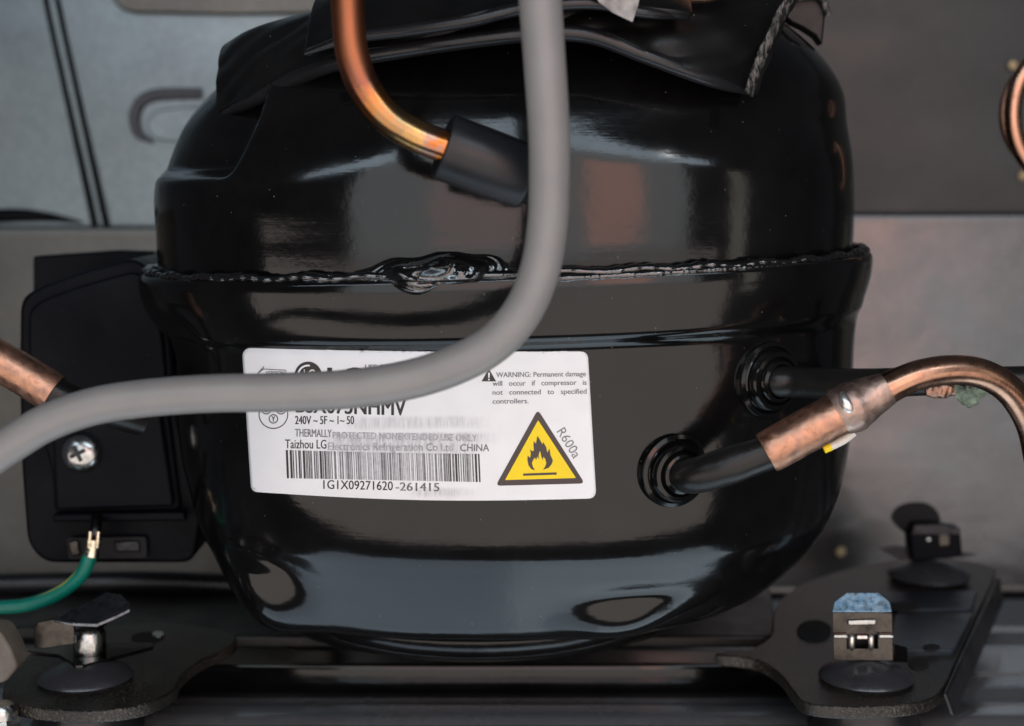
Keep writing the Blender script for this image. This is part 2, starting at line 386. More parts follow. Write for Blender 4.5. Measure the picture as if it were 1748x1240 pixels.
# recess seams (two dark rubber-like joints running slightly slanted) belong to the wall
for (xa, xb) in ((78, 160), (98, 180)):
    P = [at(xa-22, -120, 893), at(xa, 0, 893), at((xa+xb)/2+2, 200, 893), at(xb-1, 378, 890), at(xb, 390, 888)]
    o = tube('wall_seam', P, 6.5, 'box', wl, seg=12)
# upper pressed panel edge (warm strip at top of the wall, left)
P = [at(190, -60, 880), at(188, 0, 880), at(215, 22, 880), at(400, 26, 880), at(640, 22, 880), at(640, -60, 880)]
prism('wall_panel', round_poly(P, 25), (0, 16, 0), 'galv_warm_tint', wl, 5)
# pressed slot: a dark grey tube carries its shade
sl = thing('slot_shade_rim', (0, 0, 0), None, None); bpy.data.objects.remove(sl)
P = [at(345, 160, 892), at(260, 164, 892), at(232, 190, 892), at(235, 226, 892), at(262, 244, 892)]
tube('wall_slot_shade', P, [(0, 13), (0.5, 14), (0.8, 12), (1, 4)], 'slot_shade', wl, seg=14)
P = smooth_loop([at(300, 185, 884), at(270, 190, 884), at(252, 205, 884), at(256, 228, 884), at(275, 240, 884), at(310, 242, 884), at(345, 240, 884), at(345, 186, 884)])
prism('wall_slot_tongue', P, (0, 12, 0), 'galv', wl, 3)
# far left bulge in the lower-left of the panel
tube('wall_rib', [at(-60, 372, 900), at(30, 368, 900), at(90, 372, 900), at(140, 380, 900)], [(0, 16), (0.5, 15), (1, 3)], 'box', wl, seg=14)

# base pan with long pressed ribs
def rib_pan():
    zp = -905; V = []; Fc = []; prof = []
    Y = -310.0
    while Y <= 392:
        z = zp
        for (c, wd, h) in ((-150, 55, 22), (20, 60, 14), (330, 45, 14)):
            z += h*math.exp(-((Y-c)/wd)**4)
        prof.append((Y, z)); Y += 7
    prof.append((398, zp-30)); prof.append((400, zp-120))
    nx = 40
    for (y, z) in prof:
        for k in range(nx+1): V.append(Vector((-2200+4400*k/nx, y, z)))
    m = nx+1
    for i in range(len(prof)-1):
        for k in range(nx): Fc.append((i*m+k, i*m+k+1, (i+1)*m+k+1, (i+1)*m+k))
    return mesh_obj('base_pan', V, Fc, 'galv_pan')
pan = rib_pan(); pan['kind'] = 'structure'
fl = mesh_obj('floor', [(-3500, 300, -1250), (3500, 300, -1250), (3500, 1100, -1250), (-3500, 1100, -1250)], [(0, 1, 2, 3)], 'black_void'); fl['kind'] = 'structure'

# ================================================================== COMPRESSOR
comp = thing('compressor', (0, 0, -780), 'glossy black hermetic refrigerator compressor with white rating label', 'compressor')
K = 0.975
def shell_ring(z, a, b, cx, n, seg, roll, disp):
    R = []
    for k in range(seg):
        t = 2*PI*k/seg; c, s = math.cos(t), math.sin(t)
        e = 2.0/n
        x = cx+a*math.copysign(abs(c)**e, c); y = b*math.copysign(abs(s)**e, s)
        p = Vector((x, y, z+roll*x)); R.append(disp(p) if disp else p)
    return R
def build_shell(name, tab, zs, roll, disp, mat, closed_top=False, closed_bot=False, seg=360, parent=None):
    V = []; Fc = []
    for z in zs:
        a, b, cx, n = interp(tab, z)
        V += shell_ring(z, max(a, 1), max(b, 1), cx, n, seg, roll(z), disp)
    m = len(zs)
    for i in range(m-1):
        for k in range(seg): Fc.append((i*seg+k, i*seg+(k+1) % seg, (i+1)*seg+(k+1) % seg, (i+1)*seg+k))
    if closed_top: Fc.append(tuple((m-1)*seg+k for k in range(seg)))
    if closed_bot: Fc.append(tuple(range(seg)))
    return mesh_obj(name, V, Fc, mat, parent, angle=60)
def zof(y): return at(874, y, -60).z   # height seen near the silhouette
ROLL = 0.030
# z, a, b, cx, n
up_tab = sorted([(zof(470), 586*K, 480*K, -12, 2.5), (zof(395), 588*K, 482*K, -11, 2.5), (zof(300), 586*K, 478*K, -13, 2.5), (zof(220), 571*K, 458*K, -4, 2.22),
          (zof(170), 550*K, 436*K, 12, 2.2), (zof(130), 520*K, 408*K, 26, 2.2), (zof(90), 477*K, 372*K, 40, 2.15), (zof(50), 424*K, 328*K, 50, 2.1),
          (zof(20), 366*K, 284*K, 58, 2.1), (zof(-5), 290*K, 228*K, 60, 2.0), (zof(-22), 190*K, 160*K, 60, 2.0), (zof(-30), 60, 50, 60, 2.0)])
lo_tab = sorted([(zof(436), 603*K, 492*K, -11, 2.5), (zof(444), 615*K, 500*K, -11, 2.5), (zof(452), 619*K, 504*K, -11, 2.5), (zof(474), 618*K, 504*K, -11, 2.5), (zof(494), 613*K, 503*K, -10, 2.5), (zof(514), 605*K, 501*K, -8, 2.5),
          (zof(530), 598*K, 498*K, -5, 2.5), (zof(538), 593*K, 493*K, -4, 2.5), (zof(545), 589*K, 485*K, -2, 2.5), (zof(556), 585*K, 479*K, 0, 2.5), (zof(600), 579*K, 475*K, 3, 2.5), (zof(700), 578*K, 472*K, 4, 2.5), (zof(770), 572*K, 466*K, 4, 2.5), (zof(820), 562*K, 459*K, 5, 2.5),
          (zof(860), 551*K, 448*K, 3, 2.5), (zof(890), 538*K, 431*K, 0, 2.5), (zof(920), 521*K, 412*K, -3, 2.5), (zof(955), 494*K, 389*K, -12, 2.5), (zof(980), 472*K, 372*K, -20, 2.5), (zof(994), 455*K, 362*K, -28, 2.5), (zof(1004), 438*K, 352*K, -34, 2.5),
          (zof(1013), 410*K, 334*K, -42, 2.5), (zof(1020), 366*K, 300*K, -50, 2.5)])
# pocket pressed into the upper left of the upper shell
pc = at(335, 240, -200)
def up_disp(p):
    if p.y < 150:
        # boundary runs from (455,185) to (405,300): everything to the left of it is pushed in
        f = (p.x-at(455-(p.z-0)*0.0, 200, -250).x)
        bx = interp([(at(400, 330, -250).z, at(385, 330, -250).x), (at(400, 300, -250).z, at(408, 300, -250).x), (at(400, 250, -250).z, at(432, 250, -250).x), (at(400, 190, -250).z, at(452, 190, -250).x), (at(400, 120, -250).z, at(462, 120, -250).x)], p.z)[0]
        side = 1-ss(bx-16, bx+14, p.x)
        bot = ss(at(400, 312, -250).z, at(400, 284, -250).z, p.z)
        k = side*bot
        if k > 0:
            # push towards the axis, most near the boundary so that the floor reads flat
            dx = (p.x-bx)
            amt = 66*k*(1-0.55*ss(0, 1, (-dx)/190))
            v = Vector((0.18, 1, 0)).normalized(); p = p+v*amt
    return p
bl = at(438, 1012, -300); br = at(1068, 1034, -350)
bL = at(452, 1000, -330); bR = at(1078, 1026, -370); kb = 0.87
BUMPS = [(bL.x, bL.z, 84*kb, 100*kb, zof(888), 12, -0.25, 0.22), (br.x, br.z, 104*kb, 54*kb, zof(925), -6, 0.12, 0.75)]
def lo_disp(p):
    if p.y < 100:
        for (cx_, zc_, rx, rz, zr, push, skew, flat) in BUMPS:
            X = (p.x-cx_)/rx; Z = (p.z-zc_-skew*(p.x-cx_))/rz; q = X*X+Z*Z
            if q < 4:
                a, b, c0, n = interp(lo_tab, zr); f = min(0.995, abs((cx_+(p.x-cx_)*flat-c0)/a))
                yt = -b*(1-f**n)**(1/n)-push
                k = 0.92*math.exp(-q**1.35*1.15)*ss(zr+26, zr-22, p.z)
                p = Vector((p.x, p.y*(1-k)+yt*k, p.z-14*k*ss(0, -1, Z)))
        # shallow dents beside the terminal box
        c = at(335, 590, -150); q = ((p.x-c.x)/42)**2+((p.z-c.z)/48)**2
        if q < 5: p = p+Vector((0.4, 1, 0))*22*math.exp(-q)
    return p
def zlist(tab, step):
    z0, z1 = tab[0][0], tab[-1][0]; n = int((z1-z0)/step); return [z0+(z1-z0)*i/n for i in range(n+1)]
def roll_up(z): return ROLL*(1-ss(zof(300), zof(100), z))
def roll_lo(z): return ROLL*ss(zof(760), zof(560), z)
upper = build_shell('upper_shell', up_tab, zlist(up_tab, 5), roll_up, up_disp, 'paint', closed_top=True, parent=comp)
lower = build_shell('lower_shell', lo_tab, zlist(lo_tab, 3), roll_lo, lo_disp, 'paint', closed_bot=True, parent=comp)
def bvh_of(o):
    off = Vector(o['_w']); return BVHTree.FromPolygons([Vector(v.co)/S+off for v in o.data.vertices], [tuple(p.vertices) for p in o.data.polygons])
BU, BL = bvh_of(upper), bvh_of(lower)
def hit(bv, x, y):
    d = ray(x, y).normalized(); r = bv.ray_cast(CAM, d)
    if r[0] is None: return None
    n = r[1]
    if n.dot(d) > 0: n = -n
    return r[0], n

# weld bead on top of the lip, lumpy, plus the blob where the bead starts and stops
def seam_point(t, da=0, db=0, dz=0):
    a, b, cx, n = 604*K+da, 495*K+db, -11, 2.5
    c, s = math.cos(t), math.sin(t); e = 2/n
    x = cx+a*math.copysign(abs(c)**e, c); y = b*math.copysign(abs(s)**e, s)
    return Vector((x, y, zof(440)+dz+ROLL*x))
random.seed(3)
pts = []; rr = []
nn = 900
for i in range(nn+1):
    t = 2*PI*i/nn
    pts.append(seam_point(t, 0, 0, 2*math.sin(t*37)))
V = []; Fc = []; seg = 14
ph = [random.uniform(0, 6.28) for _ in range(8)]
for i in range(nn):
    t = 2*PI*i/nn; p = pts[i]; tg = (pts[(i+1) % nn]-pts[i-1]).normalized(); nrm = Vector((tg.y, -tg.x, 0)).normalized()
    if nrm.dot(Vector((p.x, p.y, 0))) < 0: nrm = -nrm
    r = (8.5+0.35*random.random()) if False else 7.5+0.9*math.sin(i*1.1+ph[0])+0.8*math.sin(i*0.23+ph[1])+random.uniform(-0.35, 0.35)
    for k in range(seg):
        a = 2*PI*k/seg; V.append(p+nrm*math.cos(a)*r*1.1+Vector((0, 0, 1))*math.sin(a)*r*0.85)
for i in range(nn):
    for k in range(seg): Fc.append((i*seg+k, i*seg+(k+1) % seg, ((i+1) % nn)*seg+(k+1) % seg, ((i+1) % nn)*seg+k))
mesh_obj('weld_bead', V, Fc, 'weld', comp)
# blob: displaced patch raised over lip, follows the shell
def patch_on(bv_list, fn_px, nu, nv, height):
    V = []; idx = {}; Fc = []
    for j in range(nv+1):
        for i in range(nu+1):
            px, py = fn_px(i/nu, j/nv)
            h = None
            for bv in bv_list:
                q = hit(bv, px, py)
                if q and (h is None or (q[0]-CAM).length < (h[0]-CAM).length): h = q
            V.append(h[0]+Vector((0, -1, 0))*height(i/nu, j/nv))
    for j in range(nv):
        for i in range(nu): Fc.append((j*(nu+1)+i, j*(nu+1)+i+1, (j+1)*(nu+1)+i+1, (j+1)*(nu+1)+i))
    return V, Fc
random.seed(5)
lump = [(random.random(), random.random(), random.uniform(0.03, 0.09), random.uniform(2, 8)) for _ in range(90)]
def blob_h(u, v):
    X = (u-0.5)*2; Yv = (v-0.5)*2+0.22*math.sin(X*2.2)+0.10*math.sin(X*9); q = X*X+Yv*Yv; r = math.sqrt(q)
    base = -7+16*max(0, 1-q)**0.7 if q < 1 else -9-16*(q-1)
    rip = 1.0*math.sin(r*50+1.5*math.sin(X*7))*ss(0.5, 0.75, r)*ss(1.05, 0.9, r)*ss(0.35, 0.8, abs(X))
    wall = 5*math.exp(-((r-0.62)/0.07)**2)*(0.5+0.5*math.sin(math.atan2(Yv, X)*3+1))
    l = sum(h*math.exp(-(((u-a)/s)**2+((v-b)/(s*2.2))**2)) for a, b, s, h in lump)*max(0, 1-q*1.6)
    step = -7*ss(0.57, 0.63, v-0.10*math.cos(X*1.6)+0.05)*ss(0.75, 0.55, abs(X))*ss(1.0, 0.75, v)
    return base+rip+wall+l+step
V = []; Fc = []; NU, NV = 230, 90
for jv in range(NV+1):
    for iu in range(NU+1):
        u, v = iu/NU, jv/NV; px, py = 606+u*262, 430+v*78
        hb = hit(BL, px, 478)[0].y
        V.append(at(px, py, hb+10*(1-v)**2*1.6-blob_h(u, v)*1.15))
for jv in range(NV):
    for iu in range(NU): Fc.append((jv*(NU+1)+iu, jv*(NU+1)+iu+1, (jv+1)*(NU+1)+iu+1, (jv+1)*(NU+1)+iu))
mesh_obj('weld_blob', V, Fc, 'weld', comp)
# rough weld spatter ridge along the lower edge of bead (front)
V = []; Fc = []
def ridge(x0, x1, yfun, r0, seedv, name):
    random.seed(seedv); V = []; Fc = []; sg = 10; n = int((x1-x0)/2.6); prev = None
    for i in range(n+1):
        x = x0+(x1-x0)*i/n; q = hit(BL, x, yfun(x)) or hit(BU, x, yfun(x))
        r = r0*(0.85+0.28*random.random()+0.15*math.sin(i*0.31))*min(1, 4*min(i/n, 1-i/n)+0.15)
        for k in range(sg):
            a = 2*PI*k/sg; V.append(q[0]+Vector((0, math.cos(a)*r*0.8, math.sin(a)*r)))
    for i in range(n):
        for k in range(sg): Fc.append((i*sg+k, i*sg+(k+1) % sg, (i+1)*sg+(k+1) % sg, (i+1)*sg+k))
    return mesh_obj(name, V, Fc, 'weld', comp)
ridge(300, 640, lambda x: 478+8*math.sin(x*0.01), 5.5, 21, 'weld_ridge')
ridge(846, 1395, lambda x: 480-0.035*(x-846)-0.00004*(x-846)**2, 4.5, 22, 'weld_ridge')

# ---- rating label, conforming to the shell
LC = {'tl': (415, 594), 'tr': (1004, 600), 'br': (1017, 851), 'bl': (429, 840)}
def lab_px(u, v):
    """u,v in label pixels (photo pixels of an unbent label); identity plus curvature sag"""
    return u, v
def lab_surface(px, py, lift):
    h = hit(BL, px, py)
    return h[0]+h[1]*lift
def label_outline():
    pts = []
    def seg(a, b, sag, n):
        for i in range(n):
            u = i/n; pts.append(Vector((a[0]+(b[0]-a[0])*u, 0, a[1]+(b[1]-a[1])*u+sag*math.sin(PI*u))))
    r = 14
    c = LC
    corner = lambda p, d1, d2: [Vector((p[0], 0, p[1]))+Vector((d1[0], 0, d1[1]))*r*(1-u)**2+Vector((d2[0], 0, d2[1]))*r*u*u for u in [k/5 for k in range(6)]]
    pts += corner(c['tl'], (0, 1), (1, 0)); seg((c['tl'][0]+r, c['tl'][1]), (c['tr'][0]-r, c['tr'][1]), 3, 40)
    pts += corner(c['tr'], (-1, 0), (0, 1)); seg((c['tr'][0], c['tr'][1]+r), (c['br'][0], c['br'][1]-r), 0, 16)
    pts += corner(c['br'], (0, -1), (-1, 0)); seg((c['br'][0]-r, c['br'][1]), (c['bl'][0]+r, c['bl'][1]), 8, 40)
    pts += corner(c['bl'], (1, 0), (0, -1)); seg((c['bl'][0], c['bl'][1]-r), (c['tl'][0], c['tl'][1]+r), 0, 16)
    out = []
    for p in pts:
        if not out or (p-out[-1]).length > 0.3: out.append(p)
    if (out[0]-out[-1]).length < 0.3: out.pop()
    return out
def flat_to_shell(name, loops2d, mat, parent, lift, maxe=9.0, thick=0.0, attr=False, tris=None):
    """2-D filled shape in pixels -> mesh on the shell surface. loops2d: list of closed loops of (x,y) OR tris=(verts,faces)"""
    bm = bmesh.new()
    if tris:
        vs = [bm.verts.new((x, y, 0)) for x, y in tris[0]]
        for f in tris[1]:
            try: bm.faces.new([vs[i] for i in f])
            except ValueError: pass
    else:
        from mathutils.geometry import tessellate_polygon
        for lp in loops2d:
            vs = [bm.verts.new((x, y, 0)) for x, y in lp]
            for t in tessellate_polygon([[Vector((x, y, 0)) for x, y in lp]]):
                try: bm.faces.new([vs[k] for k in t])
                except ValueError: pass
    bmesh.ops.triangulate(bm, faces=bm.faces[:])
    for _ in range(8):
        ed = [e for e in bm.edges if e.calc_length() > maxe]
        if not ed: break
        bmesh.ops.subdivide_edges(bm, edges=ed, cuts=1); bmesh.ops.triangulate(bm, faces=[f for f in bm.faces if len(f.verts) > 3])
    bm.verts.ensure_lookup_table()
    flat = [(v.co.x, v.co.y) for v in bm.verts]; faces = [tuple(v.index for v in f.verts) for f in bm.faces]
    for i, v in enumerate(bm.verts): v.index = i
    faces = [tuple(v.index for v in f.verts) for f in bm.faces]
    bm.free()
    V = [lab_surface(x, y, lift) for x, y in flat]
    o = mesh_obj(name, V, faces, mat, parent, smooth=True, angle=80)
    me = o.data
    # make faces look at the camera
    nrm = sum((p.normal*p.area for p in me.polygons), Vector())
    if nrm.y > 0: me.flip_normals()
    if attr:
        a = me.attributes.new('lab', 'FLOAT_VECTOR', 'POINT'); a.data.foreach_set('vector', [c for x, y in flat for c in (x, y, 0)])
    if thick:
        md = o.modifiers.new('thickness', 'SOLIDIFY'); md.thickness = thick*S; md.offset = -1
    return o
lab = flat_to_shell('rating_label', [[(p.x, p.z) for p in label_outline()]], 'label', comp, 1.6, 9, 1.4, True)
PRINT = 2.0
FONT_CACHE = {}
def text_geo(s, spacing=1.0):
    cu = bpy.data.curves.new('t', 'FONT'); cu.body = s; cu.size = 1; cu.space_character = spacing; cu.resolution_u = 3
    o = bpy.data.objects.new('t', cu); COL.objects.link(o)
    me = bpy.data.meshes.new_from_object(o.evaluated_get(bpy.context.evaluated_depsgraph_get()))
    V = [(v.co.x, v.co.y) for v in me.vertices]; Fc = [tuple(p.vertices) for p in me.polygons]
    bpy.data.objects.remove(o); bpy.data.curves.remove(cu); bpy.data.meshes.remove(me)
    return V, Fc
def label_text(name, s, x, y, h, width, mat, rot=0.0, slope=0.0, parent=None, bold=0.0, lift=PRINT):
    """baseline start (x,y); cap height h px; total width px; rot degrees clockwise in the picture"""
    V, Fc = text_geo(s)
    x0 = min(v[0] for v in V); x1 = max(v[0] for v in V); cap = 0.69
    sx = width/(x1-x0); sy = h/cap; c, sn = math.cos(math.radians(rot)), math.sin(math.radians(rot)); W = []
    VV = []; FF = []
    for d in ([0] if not bold else [-bold, 0, bold]):
        o = len(VV); VV += [((vx-x0)*sx+d, -vy*sy) for vx, vy in V]; FF += [tuple(i+o for i in f) for f in Fc]
    W = [(x+a*c-b*sn, y+a*sn+b*c+slope*a) for a, b in VV]
    return flat_to_shell(name, None, mat, parent or lab, lift, 12, 0, tris=(W, FF))
def lab_line(u): return 0.012   # print runs slightly downhill, like the label
# logo disc, brand, use line, model
def disc(cx, cy, r, n=36, ry=None): return [(cx+r*math.cos(2*PI*k/n), cy+(ry or r)*math.sin(2*PI*k/n)) for k in range(n)]
def ring2d(cx, cy, r0, r1, n=48, a0=0, a1=2*PI):
    V = []; Fc = []
    for k in range(n+1):
        a = a0+(a1-a0)*k/n; V += [(cx+r0*math.cos(a), cy+r0*math.sin(a)), (cx+r1*math.cos(a), cy+r1*math.sin(a))]
    for k in range(n): Fc.append((2*k, 2*k+1, 2*k+3, 2*k+2))
    return V, Fc
flat_to_shell('brand_emblem', [disc(527, 640, 23)], 'ink', lab, PRINT)
flat_to_shell('emblem_ring', None, 'label', lab, PRINT+0.5, tris=ring2d(527, 640, 15, 18, 30, 2.2, 4.9))
label_text('emblem_letter', 'L', 520, 652, 22, 7, 'white', lift=PRINT+0.7)
label_text('emblem_letter', 'G', 527, 652, 22, 12, 'white', lift=PRINT+0.7)
label_text('brand_lettering', 'LG', 561, 660, 33, 58, 'ink', bold=1.6)
label_text('use_lettering', 'USE ONLY WITH', 624, 632, 10, 92, 'ink_grey', slope=0.0, bold=0.4)
label_text('model_lettering', 'BSX075NHMV', 507, 704, 28, 186, 'ink', slope=0.028, bold=0.9)
label_text('voltage_lettering', '240V ~ 5F ~ 1~ 50', 505, 724, 14, 100, 'ink', slope=0.0, bold=0.3)
label_text('thermal_lettering', 'THERMALLY', 505, 745, 13, 62, 'ink_grey', slope=0.02, bold=0.3)
label_text('thermal_lettering', 'PROTECTED NONEXTENDED USE ONLY', 569, 748, 11, 245, 'ink_pale', slope=0.02, bold=0.5)
label_text('maker_lettering', 'Taizhou LG', 488, 765, 15, 70, 'ink', slope=0.01, bold=0.2)
label_text('maker_lettering', 'Electronics Refrigeration Co Ltd', 561, 768, 13, 212, 'ink_pale', slope=0.008, bold=0.4)
label_text('maker_lettering', 'CHINA', 786, 770, 12, 49, 'ink_grey', slope=0.0, bold=0.3)
# barcode
random.seed(11)
x = 489.0; VB = {'ink': ([], []), 'ink_grey': ([], []), 'ink_pale': ([], [])}
while x < 820:
    wd = random.choice([1.3, 1.8, 2.6, 3.6]); f = (x-489)/331
    if f < 0.2: m = random.choice(['ink', 'ink_grey', 'ink'])
    elif f < 0.8: m = random.choice(['ink_grey', 'ink_pale', 'ink_pale', 'ink_grey']); 
    else: m = random.choice(['ink_grey', 'ink_grey', 'ink'])
    V, Fc = VB[m]; o = len(V); sl = 0.02
    yt = 768+sl*(x-489)+1.2*math.sin(f*PI); yb = 816+sl*(x-489)
    V += [(x-0.0, yt), (x+wd, yt), (x+wd+2, yb), (x+2, yb)]; Fc.append((o, o+1, o+2, o+3))
    x += wd+random.choice([0.8, 1.2, 2.0, 3.0] if f < 0.25 else [0.6, 0.9, 1.4, 2.2])
for m, (V, Fc) in VB.items():
    flat_to_shell('barcode_bars', None, m, lab, PRINT, 14, tris=(V, Fc))['kind'] = 'stuff'
label_text('serial_lettering', '1G1X09271620', 553, 834, 15, 118, 'ink', slope=0.022, bold=0.2)
label_text('serial_lettering', '-261415', 676, 837, 14, 74, 'ink_grey', slope=0.018, bold=0.4)
# approval marks on the left
flat_to_shell('approval_ring', None, 'ink', lab, PRINT, tris=ring2d(468, 707, 23.6, 25.2, 50))
for (a, b, r) in ((456, 699, 8.5), (481, 699, 8.5), (468, 715, 8)):
    flat_to_shell('approval_ring', None, 'ink', lab, PRINT, tris=ring2d(a, b, r-1.6, r, 26))
    label_text('approval_letter', 'Y' if b > 710 else 'S', a-3, b+4.5, 9, 6, 'ink', bold=0.3)
flat_to_shell('approval_arrow', None, 'ink_grey', lab, PRINT, tris=([(441, 636), (452, 624), (452, 629), (490, 631), (490, 643), (489, 643), (489, 632.5), (452, 630.5), (443, 637), (452, 645), (452, 648)], [(0, 1, 2, 7, 8), (2, 3, 6, 7), (3, 4, 5, 6), (0, 8, 9, 10)]))
label_text('approval_letter', 'VERSION', 455, 641, 8, 32, 'ink_grey', bold=0.3)
# warning block
for i, (s, wd) in enumerate((('WARNING: Permanent damage', 153), ('will   occur   if   compressor   is', 160), ('not   connected   to   specified', 160), ('controllers.', 61))):
    label_text('warning_lettering', s, 847 if i == 0 else 841, 644+15.2*i-(0.5 if i else 0), 8.6, wd, 'ink_grey', slope=-0.012, bold=0.25)
flat_to_shell('attention_mark', [[(834.5, 629), (847, 651), (822, 651)]], 'ink', lab, PRINT)
flat_to_shell('attention_stroke', [[(833, 636), (836.4, 636), (835.6, 645), (833.8, 645)], [(833.4, 646.6), (836, 646.6), (836, 649), (833.4, 649)]], 'label', lab, PRINT+0.5, 6)
# flammable-gas triangle
def rp2(pts, r, n=5): return [(p.x, p.z) for p in round_poly([Vector((a, 0, b)) for a, b in pts], r, n)]
flat_to_shell('flammable_sign', [rp2([(918, 699), (998, 825), (846, 829)], 9)], 'ink_brown', lab, PRINT, 7)
flat_to_shell('sign_field', [rp2([(918.5, 717), (983, 815.5), (862, 819)], 2)], 'yellow', lab, PRINT+0.5, 7)
fl_l = [(917.4, 743.6), (923.7, 754.1), (925.8, 758.3), (927.0, 754.1), (932.1, 762.5), (934.2, 772.3), (937.9, 765.2), (939.6, 776.5), (943.6, 785.5), (941.5, 791.8), (936.3, 798.1), (926.8, 801.3), (931.0, 795.0), (932.5, 789.7), (930.4, 782.4), (927.3, 779.2), (926.4, 784.9), (923.7, 778.2), (922.6, 770.9), (921.0, 769.8), (919.3, 777.1), (920.1, 784.5), (917.4, 778.2), (914.9, 785.5), (913.2, 780.3), (910.1, 784.5), (908.0, 789.7), (909.4, 796.0), (913.2, 802.3), (906.9, 800.2), (902.1, 793.9), (900.2, 784.5), (900.6, 777.1), (904.8, 781.3), (906.1, 774.0), (904.8, 766.7), (909.0, 770.2), (911.5, 767.7), (910.5, 759.3), (911.1, 752.6), (914.7, 757.2)]
flat_to_shell('flame_mark', [fl_l], 'ink_brown', lab, PRINT+1.0, 7)
flat_to_shell('flame_bar', [[(893, 807.8), (950, 805.8), (950, 809.6), (893, 811.6)]], 'ink_brown', lab, PRINT+1.0, 7)
label_text('refrigerant_lettering', 'R600a', 950, 737, 16, 55, 'ink_grey', rot=58)

# ---- connection stubs with ringed collars
def collar(cx, cy, rpx, tilt=(0, 0, 0), name='tube_collar'):
    p, n = hit(BL, cx, cy); n = (n+Vector(tilt)).normalized()
    prof = [(rpx*1.18, -30), (rpx*1.18, 0), (rpx*1.14, 5), (rpx*1.02, 7), (rpx*0.97, 4), (rpx*0.93, 6), (rpx*0.93, 16), (rpx*0.86, 21), (rpx*0.74, 22), (rpx*0.70, 18), (rpx*0.66, 20), (rpx*0.62, 26), (rpx*0.52, 28), (rpx*0.45, 20)]
    return p, n, lathe(name, prof, p, n, 'paint', comp, 56)
p1, n1, c1 = collar(1152, 803, 47, (0.30, -0.3, 0))
p2, n2, c2 = collar(1312, 648, 49, (0.20, -0.25, 0))
YA = p1.y
suc = [p1-n1*20, p1+n1*18, at(1185, 812, p1.y-45), at(1230, 800, p1.y-60), at(1275, 785, p1.y-66), at(1330, 765, p1.y-72)]
st = tube('suction_stub', suc, [(0, 24), (0.25, 25), (0.6, 27), (0.85, 25.5), (1, 25)], 'cast', comp, n=10, wob=0.015)
YB = p2.y
tube('discharge_stub', [p2-n2*20, p2+n2*20, at(1350, 652, YB-10), at(1420, 655, YB+30), at(1500, 655, YB+80)], 23, 'cast', comp)

# ---- terminal cover on the left side
tc = 'terminal_cover'
YF = -70
P = [at(x, y, YF) for x, y in ((34, 512), (60, 493), (140, 464), (232, 440), (262, 470), (290, 560), (300, 700), (345, 880), (330, 962), (75, 962), (46, 930), (36, 800), (32, 640))]
box = prism(tc, round_poly(P, 22), (0, 230, 0), 'box', comp, 7, 3)
P = [at(x, y, YF-0) for x, y in ((52, 530), (74, 512), (150, 485), (236, 462), (258, 490), (280, 570), (290, 700), (312, 872), (96, 876), (92, 800), (60, 700), (52, 600))]
prism('cover_face', round_poly(P, 16), (0, -12, 0), 'box', box, 5, 3)
P = [at(x, y, 150) for x, y in ((56, 438), (200, 428), (260, 430), (260, 520), (56, 520))]
prism('cover_back_plate', P, (0, 40, 0), 'box', box, 4)
P = [at(x, y, YF-14) for x, y in ((92, 700), (275, 690), (300, 862), (100, 868))]
prism('cover_lower_panel', round_poly(P, 8), (0, -16, 0), 'box', box, 5, 3)
P = [at(x, y, YF-14) for x, y in ((95, 874), (318, 870), (322, 886), (95, 888))]
prism('cover_ledge', P, (0, -18, 0), 'box', box, 4)
# openings along the lower edge shown as a black slab for the shade inside, metal tabs on it
P = [at(x, y, YF-10) for x, y in ((115, 918), (250, 916), (252, 952), (118, 954))]
prism('cover_slot_shade', round_poly(P, 6), (0, -5, 0), 'black_void', box, 1)
P = [at(x, y, YF-16) for x, y in ((118, 924), (134, 922), (138, 946), (124, 948))]
prism('cover_slot_tab', P, (0, -6, 0), 'clip', box, 2)
P = [at(x, y, YF-16) for x, y in ((196, 924), (238, 923), (240, 940), (200, 941))]
prism('cover_slot_tab', P, (0, -6, 0), 'dark_steel', box, 2)
# cover screw, pan head with cross recess
sp = at(139, 773, YF-34)
ax = Vector((-0.05, -1, 0.1)).normalized()
prof = [(33, -8), (34, 0), (33, 5), (29, 11), (22, 16), (13, 19), (5, 20), (0, 20)]
scr = lathe('cover_screw', prof, sp, ax, 'zinc', box, 40)
for k in range(2):
    a = math.radians(20+90*k); d = Vector((math.cos(a), 0, math.sin(a))); e = Vector((-math.sin(a), 0, math.cos(a)))
    b0 = sp+ax*20.5+Vector((-3, 0, -2))
    # cross bars cut as dark inset plates
for k in range(2):
    a = math.radians(25+90*k); d = Vector((math.cos(a), 0, math.sin(a))); e = Vector((-math.sin(a), 0, math.cos(a)))
    b0 = sp+ax*(19.5+0.4*k)
    ln = 14
    sub_o = prism('screw_recess', [b0+d*ln+e*3.4, b0-d*ln+e*3.4, b0-d*ln-e*3.4, b0+d*ln-e*3.4], ax*1.5, 'dark_steel', comp, 0.5)
    sub_o.name = 'screw_recess'

